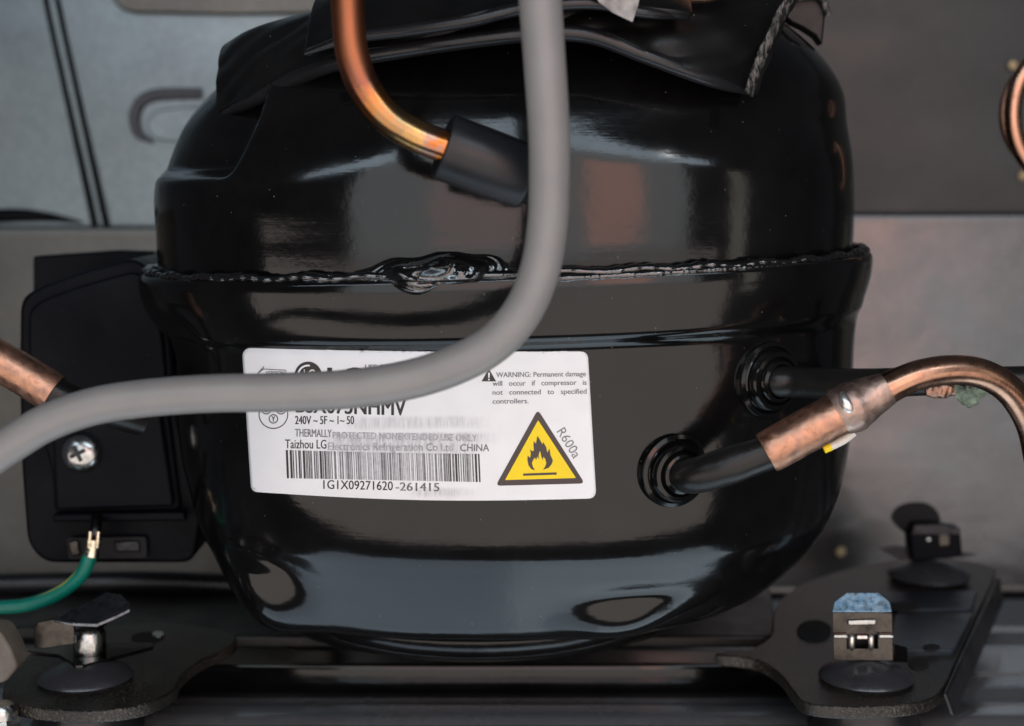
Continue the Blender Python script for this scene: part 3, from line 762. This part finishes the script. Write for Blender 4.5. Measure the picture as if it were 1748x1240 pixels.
# ---- feet plates (welded to the shell)
ZF = -792
def plate(name, loop, z, t, mat, parent, holes=(), bevel=3, sm=5):
    L = smooth_loop([atz(x, y, z) for x, y in loop], sm) if sm else [atz(x, y, z) for x, y in loop]
    return prism(name, L, (0, 0, -t), mat, parent, bevel)
lf = plate('mounting_foot', [(4, 1184), (18, 1150), (60, 1112), (95, 1090), (170, 1072), (270, 1062), (350, 1070), (400, 1084), (395, 1102), (345, 1126), (312, 1152), (296, 1178), (240, 1204), (150, 1214), (60, 1208), (14, 1198)], ZF, 20, 'foot', comp)
rf = plate('mounting_foot', [(1352, 1178), (1372, 1198), (1420, 1206), (1490, 1206), (1560, 1200), (1606, 1180), (1640, 1110), (1672, 1040), (1698, 982), (1684, 964), (1600, 952), (1500, 960), (1400, 985), (1345, 1012), (1320, 1048), (1316, 1084), (1280, 1108), (1220, 1116), (1290, 1126), (1330, 1150)], ZF, 20, 'foot', comp)
# raised pads on right plate; shade inside the holes drawn as black discs
def pad(loop, dz, t, mat, name, parent=rf, bevel=2, rnd=8):
    L = round_poly([atz(x, y, ZF+dz) for x, y in loop], rnd); return prism(name, L, (0, 0, -t), mat, parent, bevel)
pad([(1530, 1048), (1662, 1046), (1630, 1108), (1520, 1110)], 10, 12, 'pad', 'foot_pad')
pad([(1500, 1012), (1668, 1008), (1660, 1038), (1530, 1040)], 6, 8, 'pad', 'foot_pad')
def ell(name, cx, cy, rx, ry, dz, mat, parent, t=3):
    L = [atz(cx+rx*math.cos(2*PI*k/28), cy+ry*math.sin(2*PI*k/28), ZF+dz) for k in range(28)]
    return prism(name, L, (0, 0, -t), mat, parent, 0.5)
ell('foot_hole', 1568, 1132, 18, 10, 2, 'black_void', rf)
ell('foot_hole', 1590, 1104, 15, 5, 12, 'black_void', rf)
ell('foot_hole', 1540, 1034, 30, 7, 8, 'black_void', rf)
ell('foot_hole', 1390, 1076, 30, 18, 2, 'black_void', rf)
ell('foot_hole', 250, 1088, 26, 9, 2, 'black_void', lf)  # black disc for the shade inside the left plate's hole
ell('foot_hole', 270, 1082, 10, 5, 5, 'zinc', lf)
# folded-down flange along the right edge
A = [atz(1608, 1184, ZF), atz(1640, 1112, ZF), atz(1700, 984, ZF)]
prism('foot_flange', [A[0], A[2], A[2]+Vector((10, 0, -55)), A[0]+Vector((14, 0, -36))], (8, 0, 0), 'rubber', rf, 3)

# front cross member (dark bar between the feet) and two plates added for shade
PB = [(120, 1108), (-20, 1128), (-52, 1133), (-62, 1140), (-64, 1178), (-54, 1188), (-36, 1196), (-60, 1203), (-84, 1208), (-92, 1214), (-90, 1222), (-84, 1228), (-66, 1262), (-50, 1300)]
PB = [at(874, y, Yq) for Yq, y in PB]; V = []; Fc = []
PB = catmull(PB, 5)
for p in PB:
    V += [Vector((-620, p.y, p.z)), Vector((-200, p.y, p.z)), Vector((200, p.y, p.z)), Vector((560, p.y, p.z))]
for i in range(len(PB)-1):
    for k in range(3): Fc.append((i*4+k, i*4+k+1, i*4+k+5, i*4+k+4))
cm = mesh_obj('bridge_and_shade_plate', V, Fc, 'paint', comp)
prism('bridge_and_shade_plate', round_poly([Vector((x, y, -893)) for x, y in ((-560, -240), (470, -240), (510, -180), (530, -95), (-600, -95))], 30), (0, 0, -9), 'pad', comp, 3)  # strip added to darken the middle of the pan
md = cm.modifiers.new('thickness', 'SOLIDIFY'); md.thickness = 8*S; md.offset = -1
P = [Vector((x, y, -806)) for x, y in ((-600, 10), (470, 10), (520, 420), (-1300, 420), (-1200, 60), (-760, 60))]
prism('bridge_and_shade_plate', round_poly(P, 30), (0, 0, -22), 'cast', comp, 4)  # plate added for the deep shade under the shell and at left
# lower support skirt: shallow disc below the shell
prof = [(150, -40), (250, -36), (300, -20), (318, 0), (320, 14), (300, 30), (200, 40)]
V, Fc = lathe_geo(prof, (-50, 0, -748), (0, 0, 1), 72); mesh_obj('shell_base', [Vector((v.x*1.12, v.y*0.80, v.z)) for v in V], Fc, 'paint', comp)

# ================================================================== GROMMETS AND CLIPS
def grommet(loc, r, label, hh=118):
    g = thing('rubber_grommet', (loc.x, loc.y, -905), label, 'grommet', 'rubber grommets under the compressor feet')
    lathe('grommet_body', [(r*1.02, 0), (r*1.08, 8), (r*1.08, 40), (r*1.0, 52), (r*1.0, hh-26), (r*0.9, hh-24)], (loc.x, loc.y, -905), (0, 0, 1), 'rubber', g)
    lathe('grommet_dome', [(r*0.6, hh-20), (r*0.86, hh-5), (r*0.90, hh), (r*0.86, hh+6), (r*0.62, hh+18), (r*0.34, hh+26), (r*0.12, hh+29)], (loc.x, loc.y, -905), (0, 0, 1), 'dome', g)
    return g
gFL = atz(146, 1160, ZF); gFR = atz(1478, 1160, ZF); gBR = atz(1585, 990, ZF)
kk = lambda p: (p.y+D)/F   # picture scale at this point
grommet(gFL, 92*kk(gFL), 'black rubber grommet under the left foot below the bolt with the leaf clip')
grommet(gFR, 92*kk(gFR), 'black rubber grommet with domed top under the upright blued clip, front right')
grommet(gBR, 80*kk(gBR), 'black rubber grommet under the right plate farthest from the viewer', 124)

# front right clip: upright sheet tab with window
def strip(name, P, half, th, mat, parent, wdir=Vector((1, 0, 0)), bevel=1.2):
    """bent sheet metal: P centreline points, half width vector"""
    n = len(P); V = []; Fc = []; 
    for i, p in enumerate(P):
        a = P[max(i-1, 0)]; b = P[min(i+1, n-1)]; t = (b-a).normalized(); nr = t.cross(wdir).normalized()
        h = half[i] if isinstance(half, (list, tuple)) else half
        for s, q in ((-1, -1), (1, -1), (1, 1), (-1, 1)): V.append(p+wdir*h*s+nr*th/2*q)
    for i in range(n-1):
        for k in range(4): Fc.append((i*4+k, i*4+(k+1) % 4, (i+1)*4+(k+1) % 4, (i+1)*4+k))
    Fc += [(3, 2, 1, 0), tuple((n-1)*4+k for k in range(4))]
    return mesh_obj(name, V, Fc, mat, parent, True, 30, bevel, 1)
cl = thing('retaining_clip', gFR+Vector((0, 0, 20)), 'upright spring clip with blued chamfered tip and square window, front right foot', 'clip', 'spring clips holding the compressor feet')
YC = gFR.y-12
def fp(x, y, dy=0): return at(x, y, YC+dy)
kf = kk(gFR)
body = mesh_obj('clip_plate', *(lambda L, th: ([fp(x, y) for x, y in L]+[fp(x, y, th) for x, y in L],
        [(0, 1, 5, 4), (1, 2, 6, 5), (2, 3, 7, 6), (3, 0, 4, 7), (8, 9, 13, 12), (9, 10, 14, 13), (10, 11, 15, 14), (11, 8, 12, 15),
         (0, 1, 9, 8), (1, 2, 10, 9), (2, 3, 11, 10), (3, 0, 8, 11), (4, 5, 13, 12), (5, 6, 14, 13), (6, 7, 15, 14), (7, 4, 12, 15)]))(
        [(1421, 1046), (1523, 1046), (1525, 1128), (1423, 1128), (1446, 1084), (1499, 1084), (1499, 1108), (1446, 1108)], 6), 'clip', cl, bevel=1)
mesh_obj('clip_tip', [fp(x, y, d) for x, y, d in ((1421, 1045, 0), (1523, 1045, 0), (1519, 1028, 10), (1500, 1012, 19), (1446, 1012, 19), (1424, 1028, 10))]+[fp(x, y, d+5) for x, y, d in ((1421, 1045, 0), (1523, 1045, 0), (1519, 1028, 10), (1500, 1012, 19), (1446, 1012, 19), (1424, 1028, 10))],
         [(0, 1, 2, 5), (5, 2, 3, 4), (6, 11, 8, 7), (11, 10, 9, 8)]+[(i, (i+1) % 6, 6+(i+1) % 6, 6+i) for i in range(6)], 'blue_steel', cl, bevel=1)
for (xa, xb) in ((1421, 1446), (1498, 1524)):
    prism('clip_ledge', [fp(xa, 1081, -1), fp(xb, 1081, -1), fp(xb, 1088, -1), fp(xa, 1088, -1)], (0, -9, 0), 'zinc', cl, 2)
prism('clip_emboss', [fp(1447, 1059, -1), fp(1495, 1057, -1), fp(1494, 1066, -1), fp(1448, 1067, -1)], (0, -3, 0), 'zinc', cl, 1.5)
for (xa, xb) in ((1449, 1460), (1482, 1493)):
    tube('clip_finger', [fp(xa+5, 1083, 4), fp(xa+5, 1090, -4), fp(xa+5, 1101, -4), fp(xa+5, 1108, 4)], 5*kf, 'silver', cl, seg=12)
prism('clip_crossbar', [fp(1462, 1084, -3), fp(1480, 1084, -3), fp(1480, 1090, -3), fp(1462, 1090, -3)], (0, -5, 0), 'silver', cl, 1)
prism('clip_back', [fp(1440, 1078, 30), fp(1506, 1078, 30), fp(1506, 1112, 30), fp(1440, 1112, 30)], (0, 4, 0), 'dark_steel', cl, 1)
prism('clip_side', [fp(1525, 1100, 10), fp(1549, 1106, 30), fp(1550, 1132, 30), fp(1525, 1130, 10)], (0, 5, 0), 'clip', cl, 1)
lathe('clip_pin', [(16, -6), (16, 14), (13, 18)], gFR+Vector((-2, -30, 8)), (0, 0, 1), 'zinc', cl, 24)

# left: headed pin with leaf clip
pn = thing('headed_pin', gFL+Vector((0, 0, 20)), 'zinc plated headed pin standing through the left foot grommet', 'pin')
kl = kk(gFL)
base = atz(154, 1128, ZF+18); 
lathe('pin_shaft', [(28*kl, -14), (29*kl, 0), (29*kl, 14), (27.5*kl, 15.5), (27.5*kl, 17), (29*kl, 18.5), (29*kl, 46), (25*kl, 54), (18*kl, 58)], base, (0, 0, 1), 'zinc', pn, 40)
top = base+Vector((-2, 0, 62))
lathe('pin_head', [(16*kl, -6), (34*kl, -2), (36*kl, 1), (33*kl, 4), (24*kl, 6), (22*kl, 4.5), (8*kl, 4)], top, Vector((0.0, -0.12, 1)), 'zinc', pn, 40)
lc = thing('leaf_clip', gFL+Vector((0, 0, 60)), 'dark steel leaf clip bent round the headed pin on the left foot', 'clip', 'spring clips holding the compressor feet')
T = [at(x, y, gFL.y+d) for x, y, d in ((92, 1058, -10), (120, 1064, -20), (165, 1066, -22), (198, 1052, -10), (222, 1040, 0), (223, 1030, 10), (206, 1014, 36), (180, 1011, 40), (158, 1024, 30), (120, 1042, 10))]
cen = sum(T, Vector())/len(T)
# upper leaf: slightly dished octagonal tongue
V = T+[p+Vector((0, 0, -5)) for p in T]+[cen+Vector((0, 0, -3)), cen+Vector((0, 0, -8))]; n = len(T)
Fc = [(i, (i+1) % n, 2*n) for i in range(n)]+[(n+i, n+(i+1) % n, 2*n+1) for i in range(n)]+[(i, (i+1) % n, n+(i+1) % n, n+i) for i in range(n)]
mesh_obj('clip_leaf', V, Fc, 'leaf', lc, bevel=1)
zc = ZF+34
P = [atz(x, y, zc) for x, y in ((44, 1112), (62, 1098), (150, 1092), (262, 1098), (262, 1104), (140, 1136), (128, 1136), (100, 1118))]
prism('clip_base', P, (0, 0, -6), 'clip', lc, 1.5)
P = [at(x, y, gFL.y-4) for x, y in ((58, 1072), (64, 1062), (90, 1058), (126, 1066), (128, 1100), (76, 1108), (58, 1106))]
prism('clip_wing', P, (0, 8, 0), 'clip', lc, 1.5)

# rear right clip
rc = thing('retaining_clip', gBR+Vector((0, 0, 22)), 'dark spring clip with rounded ear behind on the rear right foot', 'clip', 'spring clips holding the compressor feet')
Yr = gBR.y
def rp(x, y, d=0): return at(x, y, Yr+d)
prism('clip_ear', smooth_loop([rp(x, y, 14) for x, y in ((1522, 884), (1534, 866), (1558, 859), (1585, 861), (1602, 876), (1606, 896), (1596, 912), (1552, 912), (1534, 902))], 4), (0, 8, 0), 'black_void', rc, 2)
prism('clip_body', round_poly([rp(x, y, -18) for x, y in ((1552, 906), (1640, 904), (1644, 952), (1556, 960))], 8), (0, 46, 0), 'box', rc, 5)
prism('clip_top', round_poly([rp(x, y, -20) for x, y in ((1560, 896), (1598, 895), (1640, 902), (1640, 914), (1556, 914))], 4), (0, 40, 0), 'dark_steel', rc, 3)
prism('clip_shine', [rp(x, y, -19) for x, y in ((1602, 912), (1620, 912), (1620, 930), (1603, 932))], (0, -3, 0), 'clip', rc, 1)
lathe('clip_dimple', [(8, -3), (7, 1), (3, 4), (0, 4.5)], rp(1585, 922, -19), (0, -1, 0), 'zinc', rc, 20)
prism('clip_wing', [rp(x, y, 0) for x, y in ((1501, 937), (1526, 932), (1556, 936), (1560, 958), (1540, 958))], (0, 8, 0), 'dark_steel', rc, 1)
prism('clip_wing', [rp(x, y, 0) for x, y in ((1640, 942), (1668, 948), (1640, 953))], (0, 8, 0), 'dark_steel', rc, 1)

# ================================================================== PIPES AND CABLES
# suction line: copper sleeve, brazed joint, copper bend leaving on the right
sl = thing('suction_line', at(1450, 740, YA-80), 'fat copper sleeve and bent copper tube brazed to the lower black stub, leaving at right', 'pipe')
Ys = YA-72
P = [at(1308, 774, Ys), at(1360, 745, Ys-2), at(1410, 718, Ys-4), at(1440, 703, Ys-5)]
tube('copper_sleeve', P, [(0, 28.5), (0.03, 30), (0.5, 30.5), (1, 30)], 'copper_dull', sl, n=12, wob=0.012)
P = [at(1430, 708, Ys-5), at(1455, 694, Ys-6), at(1475, 684, Ys-6), at(1500, 672, Ys-6), at(1515, 664, Ys-6)]
V, Fc, al = tube_geo(catmull(P, 14), [(0, 31), (0.15, 34), (0.35, 34.5), (0.5, 31), (0.75, 27), (1, 23)], 40)
random.seed(17)
lm = [(Vector(V[random.randrange(len(V))]), random.uniform(7, 16), random.uniform(-2.5, 5.5)) for _ in range(26)]
cc = catmull(P, 14); 
for i, v in enumerate(V):
    ax_ = cc[min(i//40, len(cc)-1)]; d = (v-ax_).normalized()
    V[i] = v+d*sum(h*math.exp(-((v-c).length/r)**2) for c, r, h in lm)*(1-al[i]*0.5)
mesh_obj('brazed_joint', V, Fc, 'copper_sooty', sl)
P = [at(1437, 670, Ys-25), at(1441, 682, Ys-31), at(1447, 694, Ys-33), at(1456, 706, Ys-29)]
tube('solder_bead', P, [(0, 3), (0.3, 7.5), (0.7, 9), (1, 3)], 'silver', sl, seg=18)
P = [at(1500, 672, Ys-6), at(1530, 656, Ys-6), at(1570, 640, Ys-4), at(1620, 632, Ys+4), at(1668, 636, Ys+14), at(1708, 654, Ys+26), at(1738, 684, Ys+38), at(1762, 730, Ys+52), at(1775, 790, Ys+64)]
tube('copper_bend', P, [(0, 23), (0.15, 21), (1, 21.5)], 'copper', sl, n=12)
# flux residue and the small strip hanging under the braze
P = [at(1406, 767, Ys+10), at(1418, 762, Ys+10), at(1440, 751, Ys+10), at(1457, 738, Ys+10)]
tg = thing('wire_tag', at(1430, 755, Ys+20), 'small white sleeve with yellow end hanging under the copper braze joint', 'wire')
tube('tag_sleeve', P[1:], 6.3, 'white', tg, seg=14)
tube('tag_end', P[:2], 6.6, 'yellow', tg, seg=14)
# discharge line behind
dl = thing('discharge_line', at(1560, 655, 0), 'black painted discharge tube running level behind the copper bend', 'pipe')
Yd = YB+75
tube('black_tube', [at(1490, 655, Yd), at(1560, 652, Yd+10), at(1660, 650, Yd+10), at(1780, 648, Yd+5)], [(0, 23), (0.5, 21), (1, 21)], 'cast', dl)
tube('corroded_joint', [at(1580, 668, Yd-16), at(1605, 666, Yd-18), at(1628, 664, Yd-18)], [(0, 8), (0.5, 13), (1, 10)], 'copper_dull', dl, wob=0.1)
random.seed(9)
V = []; Fc = []
for (cx, cy, r) in ((1638, 669, 11), (1656, 671, 14), (1674, 669, 11), (1648, 682, 10), (1630, 665, 9), (1662, 684, 9), (1655, 691, 6)):
    c = at(cx, cy, Yd-22); o = len(V); nu, nv = 14, 8
    for j in range(nv+1):
        for i in range(nu):
            a = 2*PI*i/nu; b = PI*j/nv; rr = r*(1+random.uniform(-0.22, 0.22)); V.append(c+Vector((math.cos(a)*math.sin(b)*rr, math.sin(a)*math.sin(b)*rr*0.7, math.cos(b)*rr*0.8)))
    for j in range(nv):
        for i in range(nu): Fc.append((o+j*nu+i, o+j*nu+(i+1) % nu, o+(j+1)*nu+(i+1) % nu, o+(j+1)*nu+i))
mesh_obj('verdigris_crust', V, Fc, 'verdigris', dl)

# process line: heat-tinted copper tube coming down from the top into a black sleeve
pl = thing('process_line', at(600, 0, -560), 'heat tinted copper tube curving down from the top into a short black rubber sleeve', 'pipe')
YP = -600
pp = [at(590, -160, YP), at(592, -60, YP), at(594, 20, YP), at(601, 90, YP), at(622, 150, YP), at(662, 201, YP), at(712, 232, YP), at(775, 256, YP-4)]
tube('copper_tube', pp, 28*2000/2600*1.0, 'heat', pl, n=14)
ks = (YP+D)/F
d0 = at(762, 252, YP-4); d1 = at(905, 305, YP+16)
ax = (d1-d0).normalized()
L = (d1-d0).length
R = 57*ks
lathe('rubber_sleeve', [(30*ks, 10), (R-8, 6), (R-4, 0), (R, 2), (R, L*0.5), (R*0.98, L*0.97), (R*0.97, L), (R*0.88, L+4), (R*0.6, L+4)], d0-ax*6, ax, 'sleeve', pl, 56, 50)
lathe('sleeve_tail', [(R*0.62, L-4), (R*0.62, L+30), (R*0.5, L+70), (R*0.3, L+84)], d0, ax+Vector((0, 0.9, -0.1)), 'rubber', pl, 40)

# left liquid line
ll = thing('left_copper_line', at(50, 640, -380), 'worn copper tube at left edge ending in a black crimped stub behind the grey cable', 'pipe')
YL = -330
tube('copper_tube', [at(-80, 560, YL), at(-20, 605, YL), at(40, 640, YL), at(92, 672, YL)], 35*(YL+D)/F, 'copper_dull', ll, n=12)
tube('black_stub', [at(86, 669, YL), at(120, 684, YL+6), at(180, 702, YL+30), at(240, 720, YL+70)], [(0, 31*0.86), (0.3, 27*0.86), (1, 26*0.86)], 'cast', ll)

# grey mains cable
gc = thing('grey_cable', at(940, 100, -700), 'thick grey sheathed cable hanging in front of the compressor and sweeping off to the left', 'cable')
YG = -690; kg = (YG+D)/F
cp = [(905, -220, 0), (914, -110, 0), (922, 0, 0), (930, 110, 0), (937, 220, 0), (938, 300, 0), (935, 380, 0), (922, 460, 0), (893, 530, 0), (845, 585, 0), (780, 622, 0), (700, 648, 0), (600, 664, 0), (480, 670, 0), (360, 672, 0), (250, 680, 0), (160, 694, 0), (80, 722, 0), (20, 758, 0), (-60, 812, 0), (-160, 880, 0)]
tube('cable_sheath', [at(x, y, YG+d) for x, y, d in cp], [(0, 37*kg), (0.3, 35*kg), (0.5, 34.5*kg), (0.8, 32.5*kg), (1, 33*kg)], 'cable', gc, seg=40, n=12)

# earth wire
ew = thing('earth_wire', at(100, 1000, -150), 'green and yellow earth wire with a crimped terminal under the terminal cover', 'wire')
YE = -150
wp = [at(-80, 1036, YE), at(0, 1037, YE), at(50, 1032, YE), at(100, 1013, YE), at(138, 982, YE), at(156, 944, YE)]
tube('wire_insulation', wp, 12.5*(YE+D)/F, 'green', ew, n=12, seg=24)
PW = catmull(wp, 12); Fm = frames(PW); ke = (YE+D)/F
# raised yellow stripe on the upper left side of the wire
off = [p+(Vector((-0.55, -0.55, 0.72)).normalized())*6.3*ke for p in PW]
tube('yellow_stripe', off, 6.4*ke, 'yellow_stripe', ew, raw=True, seg=14)
tube('crimp_sleeve', [at(156, 948, YE), at(159, 934, YE), at(161, 920, YE)], [(0, 14.5*ke), (0.45, 12*ke), (0.55, 12*ke), (1, 13.5*ke)], 'brass', ew)
for dx in (-7, 7):
    tube('crimp_claw', [at(159+dx, 934, YE-8), at(160+dx, 922, YE-9), at(161+dx, 908, YE-6)], 4.2*ke, 'brass', ew, seg=12)
tube('terminal_blade', [at(161, 918, YE+4), at(164, 900, YE+14), at(166, 884, YE+40)], 10*ke, 'dark_steel', ew)

# coil at the right edge
rr = thing('coiled_copper_tube', at(1760, 200, 200), 'bright copper tube loop just entering at the right edge', 'pipe')
YR = 150; P = []
for k in range(25):
    a = math.radians(60+240*k/24); P.append(at(1800+68*math.cos(a)*1.05, 196-106*math.sin(a), YR))
tube('copper_tube', P, 15, 'copper', rr, n=4)
P = []
for k in range(25):
    a = math.radians(60+240*k/24); P.append(at(1806+88*math.cos(a)*1.05, 196-100*math.sin(a), YR+40))
tube('copper_tube', P, 9, 'copper_dull', rr, n=4)

# ================================================================== RUBBER MAT ON TOP
mt = thing('rubber_mat', at(840, 0, -200), 'black rubber sheet draped over the top of the compressor with a scuffed taped edge', 'mat')
# front lower edge F(s) and crest T(s)
Fr = catmull([at(378, 198, -190), at(450, 163, -280), at(560, 112, -380), (at(700, 84, -440)), at(880, 60, -470), at(1000, 60, -470), at(1100, 95, -465), at(1200, 133, -440), at(1285, 160, -380)], 12)
Tp = catmull([at(402, 78, -60), at(440, 62, -120), at(560, 25, -200), at(700, -15, -260), at(880, -45, -280), at(1000, -48, -280), at(1120, -42, -270), at(1250, -36, -240), at(1350, -10, -190)], 12)
Bk = [Vector((p.x*0.9, 260, p.z+10)) for p in Tp]
def sheet(name, rows, mat, parent, thick, nsub=8, wob=2.0):
    R = []
    m = len(rows[0]); cols = [catmull([r[i] for r in rows], nsub) for i in range(m)]
    V = []; Fc = []; nr = len(cols[0])
    for j in range(nr):
        for i in range(m):
            p = cols[i][j]; V.append(p+Vector((0, wob*(math.sin(i*0.35+j*0.5)+1.6*math.sin(i*0.13-j*0.21+2)+1.3*math.sin(i*0.52-j*0.9+1)), wob*math.sin(i*0.23-j*0.3))))
    for j in range(nr-1):
        for i in range(m-1): Fc.append((j*m+i, j*m+i+1, (j+1)*m+i+1, (j+1)*m+i))
    o = mesh_obj(name, V, Fc, mat, parent, angle=50)
    md = o.modifiers.new('thickness', 'SOLIDIFY'); md.thickness = thick*S; md.offset = 0
    md = o.modifiers.new('bevel', 'BEVEL'); md.width = 3*S; md.segments = 2; md.limit_method = 'ANGLE'; md.angle_limit = math.radians(50)
    return o
Mid = [(a*0.55+b*0.45)+Vector((0, -34, 14)) for a, b in zip(Fr, Tp)]
sheet('mat_sheet', [Fr, Mid, Tp, Bk], 'mat', mt, 22, 14, 2.0)
# rolled front edge, lighter
V, Fc, al = tube_geo(Fr, [(0, 5), (0.1, 11), (0.5, 12), (0.9, 10), (1, 4)], 16)
mesh_obj('mat_edge', [v+Vector((0, -2, 0)) for v in V], Fc, 'rubber', mt)
# second fold above
F2 = catmull([at(520, 92, -430), at(600, 66, -450), at(700, 52, -480), at(800, 36, -500), at(900, 14, -510), at(1010, 6, -505), at(1100, 22, -500), at(1180, 30, -470)], 10)
T2 = [p+Vector((0, 150, 90)) for p in F2]; B2 = [p+Vector((0, 420, 110)) for p in F2]
sheet('mat_fold', [F2, T2, B2], 'mat', mt, 14)
V, Fc, al = tube_geo(F2, [(0, 3), (0.15, 8), (0.85, 8), (1, 3)], 14)
mesh_obj('mat_edge', V, Fc, 'rubber', mt)
# scuffed tape along the right edge
Q0 = catmull([at(1287, 166, -418), at(1300, 120, -404), at(1322, 68, -384), at(1346, 18, -364), at(1368, -22, -350)], 10)
Q1 = catmull([at(1274, 152, -432), at(1285, 114, -418), at(1307, 62, -398), at(1331, 12, -378), at(1353, -27, -362)], 10)
V = []; Fc = []; m = len(Q0)
random.seed(31)
for i in range(m):
    k = 1.6*math.sin(i*1.3)+random.uniform(-1, 1)
    for f in (0, 0.25, 0.5, 0.75, 1.0):
        V.append(Q1[i]*(1-f)+Q0[i]*f+Vector((random.uniform(-1.5, 1.5), k-4*math.sin(PI*f), 0)))
for i in range(m-1):
    for f in range(4): Fc.append((i*5+f, i*5+f+1, (i+1)*5+f+1, (i+1)*5+f))
o = mesh_obj('edge_tape', V, Fc, 'scuffed', mt, angle=70); md = o.modifiers.new('thickness', 'SOLIDIFY'); md.thickness = 5*S
# back flap on the right
P = [at(x, y, -80) for x, y in ((1340, 30), (1352, -10), (1380, -30), (1404, -30), (1410, 20), (1404, 78), (1392, 62), (1370, 48), (1352, 40))]
prism('mat_flap', P, (0, 40, 0), 'mat', mt, 4)
tube('flap_edge', [at(1338, 4, -95), at(1362, -4, -95), at(1394, -6, -92), at(1408, 6, -90), at(1414, 26, -88)], 6, 'scuffed', mt, seg=12)
# strip of silver tape at the top
st2 = prism('silver_tape', [at(x, y, -530) for x, y in ((1010, -20), (1094, -20), (1090, 8), (1080, 38), (1046, 22), (1022, 4))], (0, 5, 0), 'tape', None, 1)
tag(st2, 'torn end of grey adhesive tape sticking out on top of the rubber sheet', 'tape')
# copper tube crossing above the mat
o = tube('copper_tube', [at(1060, -60, -420), at(1110, -22, -430), at(1180, -13, -430), at(1240, -24, -430), at(1290, -70, -420)], 16, 'copper', None)
tag(o, 'bent copper tube lying over the rubber sheet at the very top', 'pipe')

# ================================================================== SMALL THINGS, LOWER LEFT
# dark pipe running behind the box
o = tube('suction_header', [at(-80, 1000, 300), at(100, 996, 300), at(260, 994, 300), at(420, 1000, 300)], 22, 'rubber', None)
tag(o, 'dark round pipe lying level behind the terminal cover and green wire', 'pipe')
bs = at(-2, 1150, -420)
o = prism('plastic_corner', round_poly([at(x, y, -340) for x, y in ((-60, 1070), (0, 1078), (18, 1108), (30, 1140), (10, 1165), (-60, 1180))], 8), (0, 60, 0), 'beige', None, 4)
tag(o, 'beige plastic corner at the left edge behind the left foot', 'fitting')
b = thing('hex_bolt', at(5, 1225, -400), 'bright zinc bolt head in the bottom left corner', 'bolt')
lathe('bolt_shank', [(26, -60), (26, 20), (22, 26)], at(6, 1250, -400), (0, 0, 1), 'zinc', b, 6)
lathe('bolt_collar', [(20, 20), (24, 24), (24, 36), (18, 44)], at(4, 1250, -400), (0, 0, 1), 'zinc', b, 30)

# yellowish flux spots on the rear wall
for (x, y, r) in ((1432, 938, 9), (1728, 112, 8), (1745, 300, 8)):
    yy = 800 if y > 400 else 895
    pw = at(x, y, yy)
    lathe('flux_spot', [(r*1.3, 0), (r*1.2, 3), (r*0.6, 5), (0, 6)], pw+Vector((0, -4 if y < 400 else -20, 0)), (0, -1, 0), 'flux', wl, 16)

# clean helper properties
for o in list(bpy.data.objects):
    if '_w' in o: del o['_w']
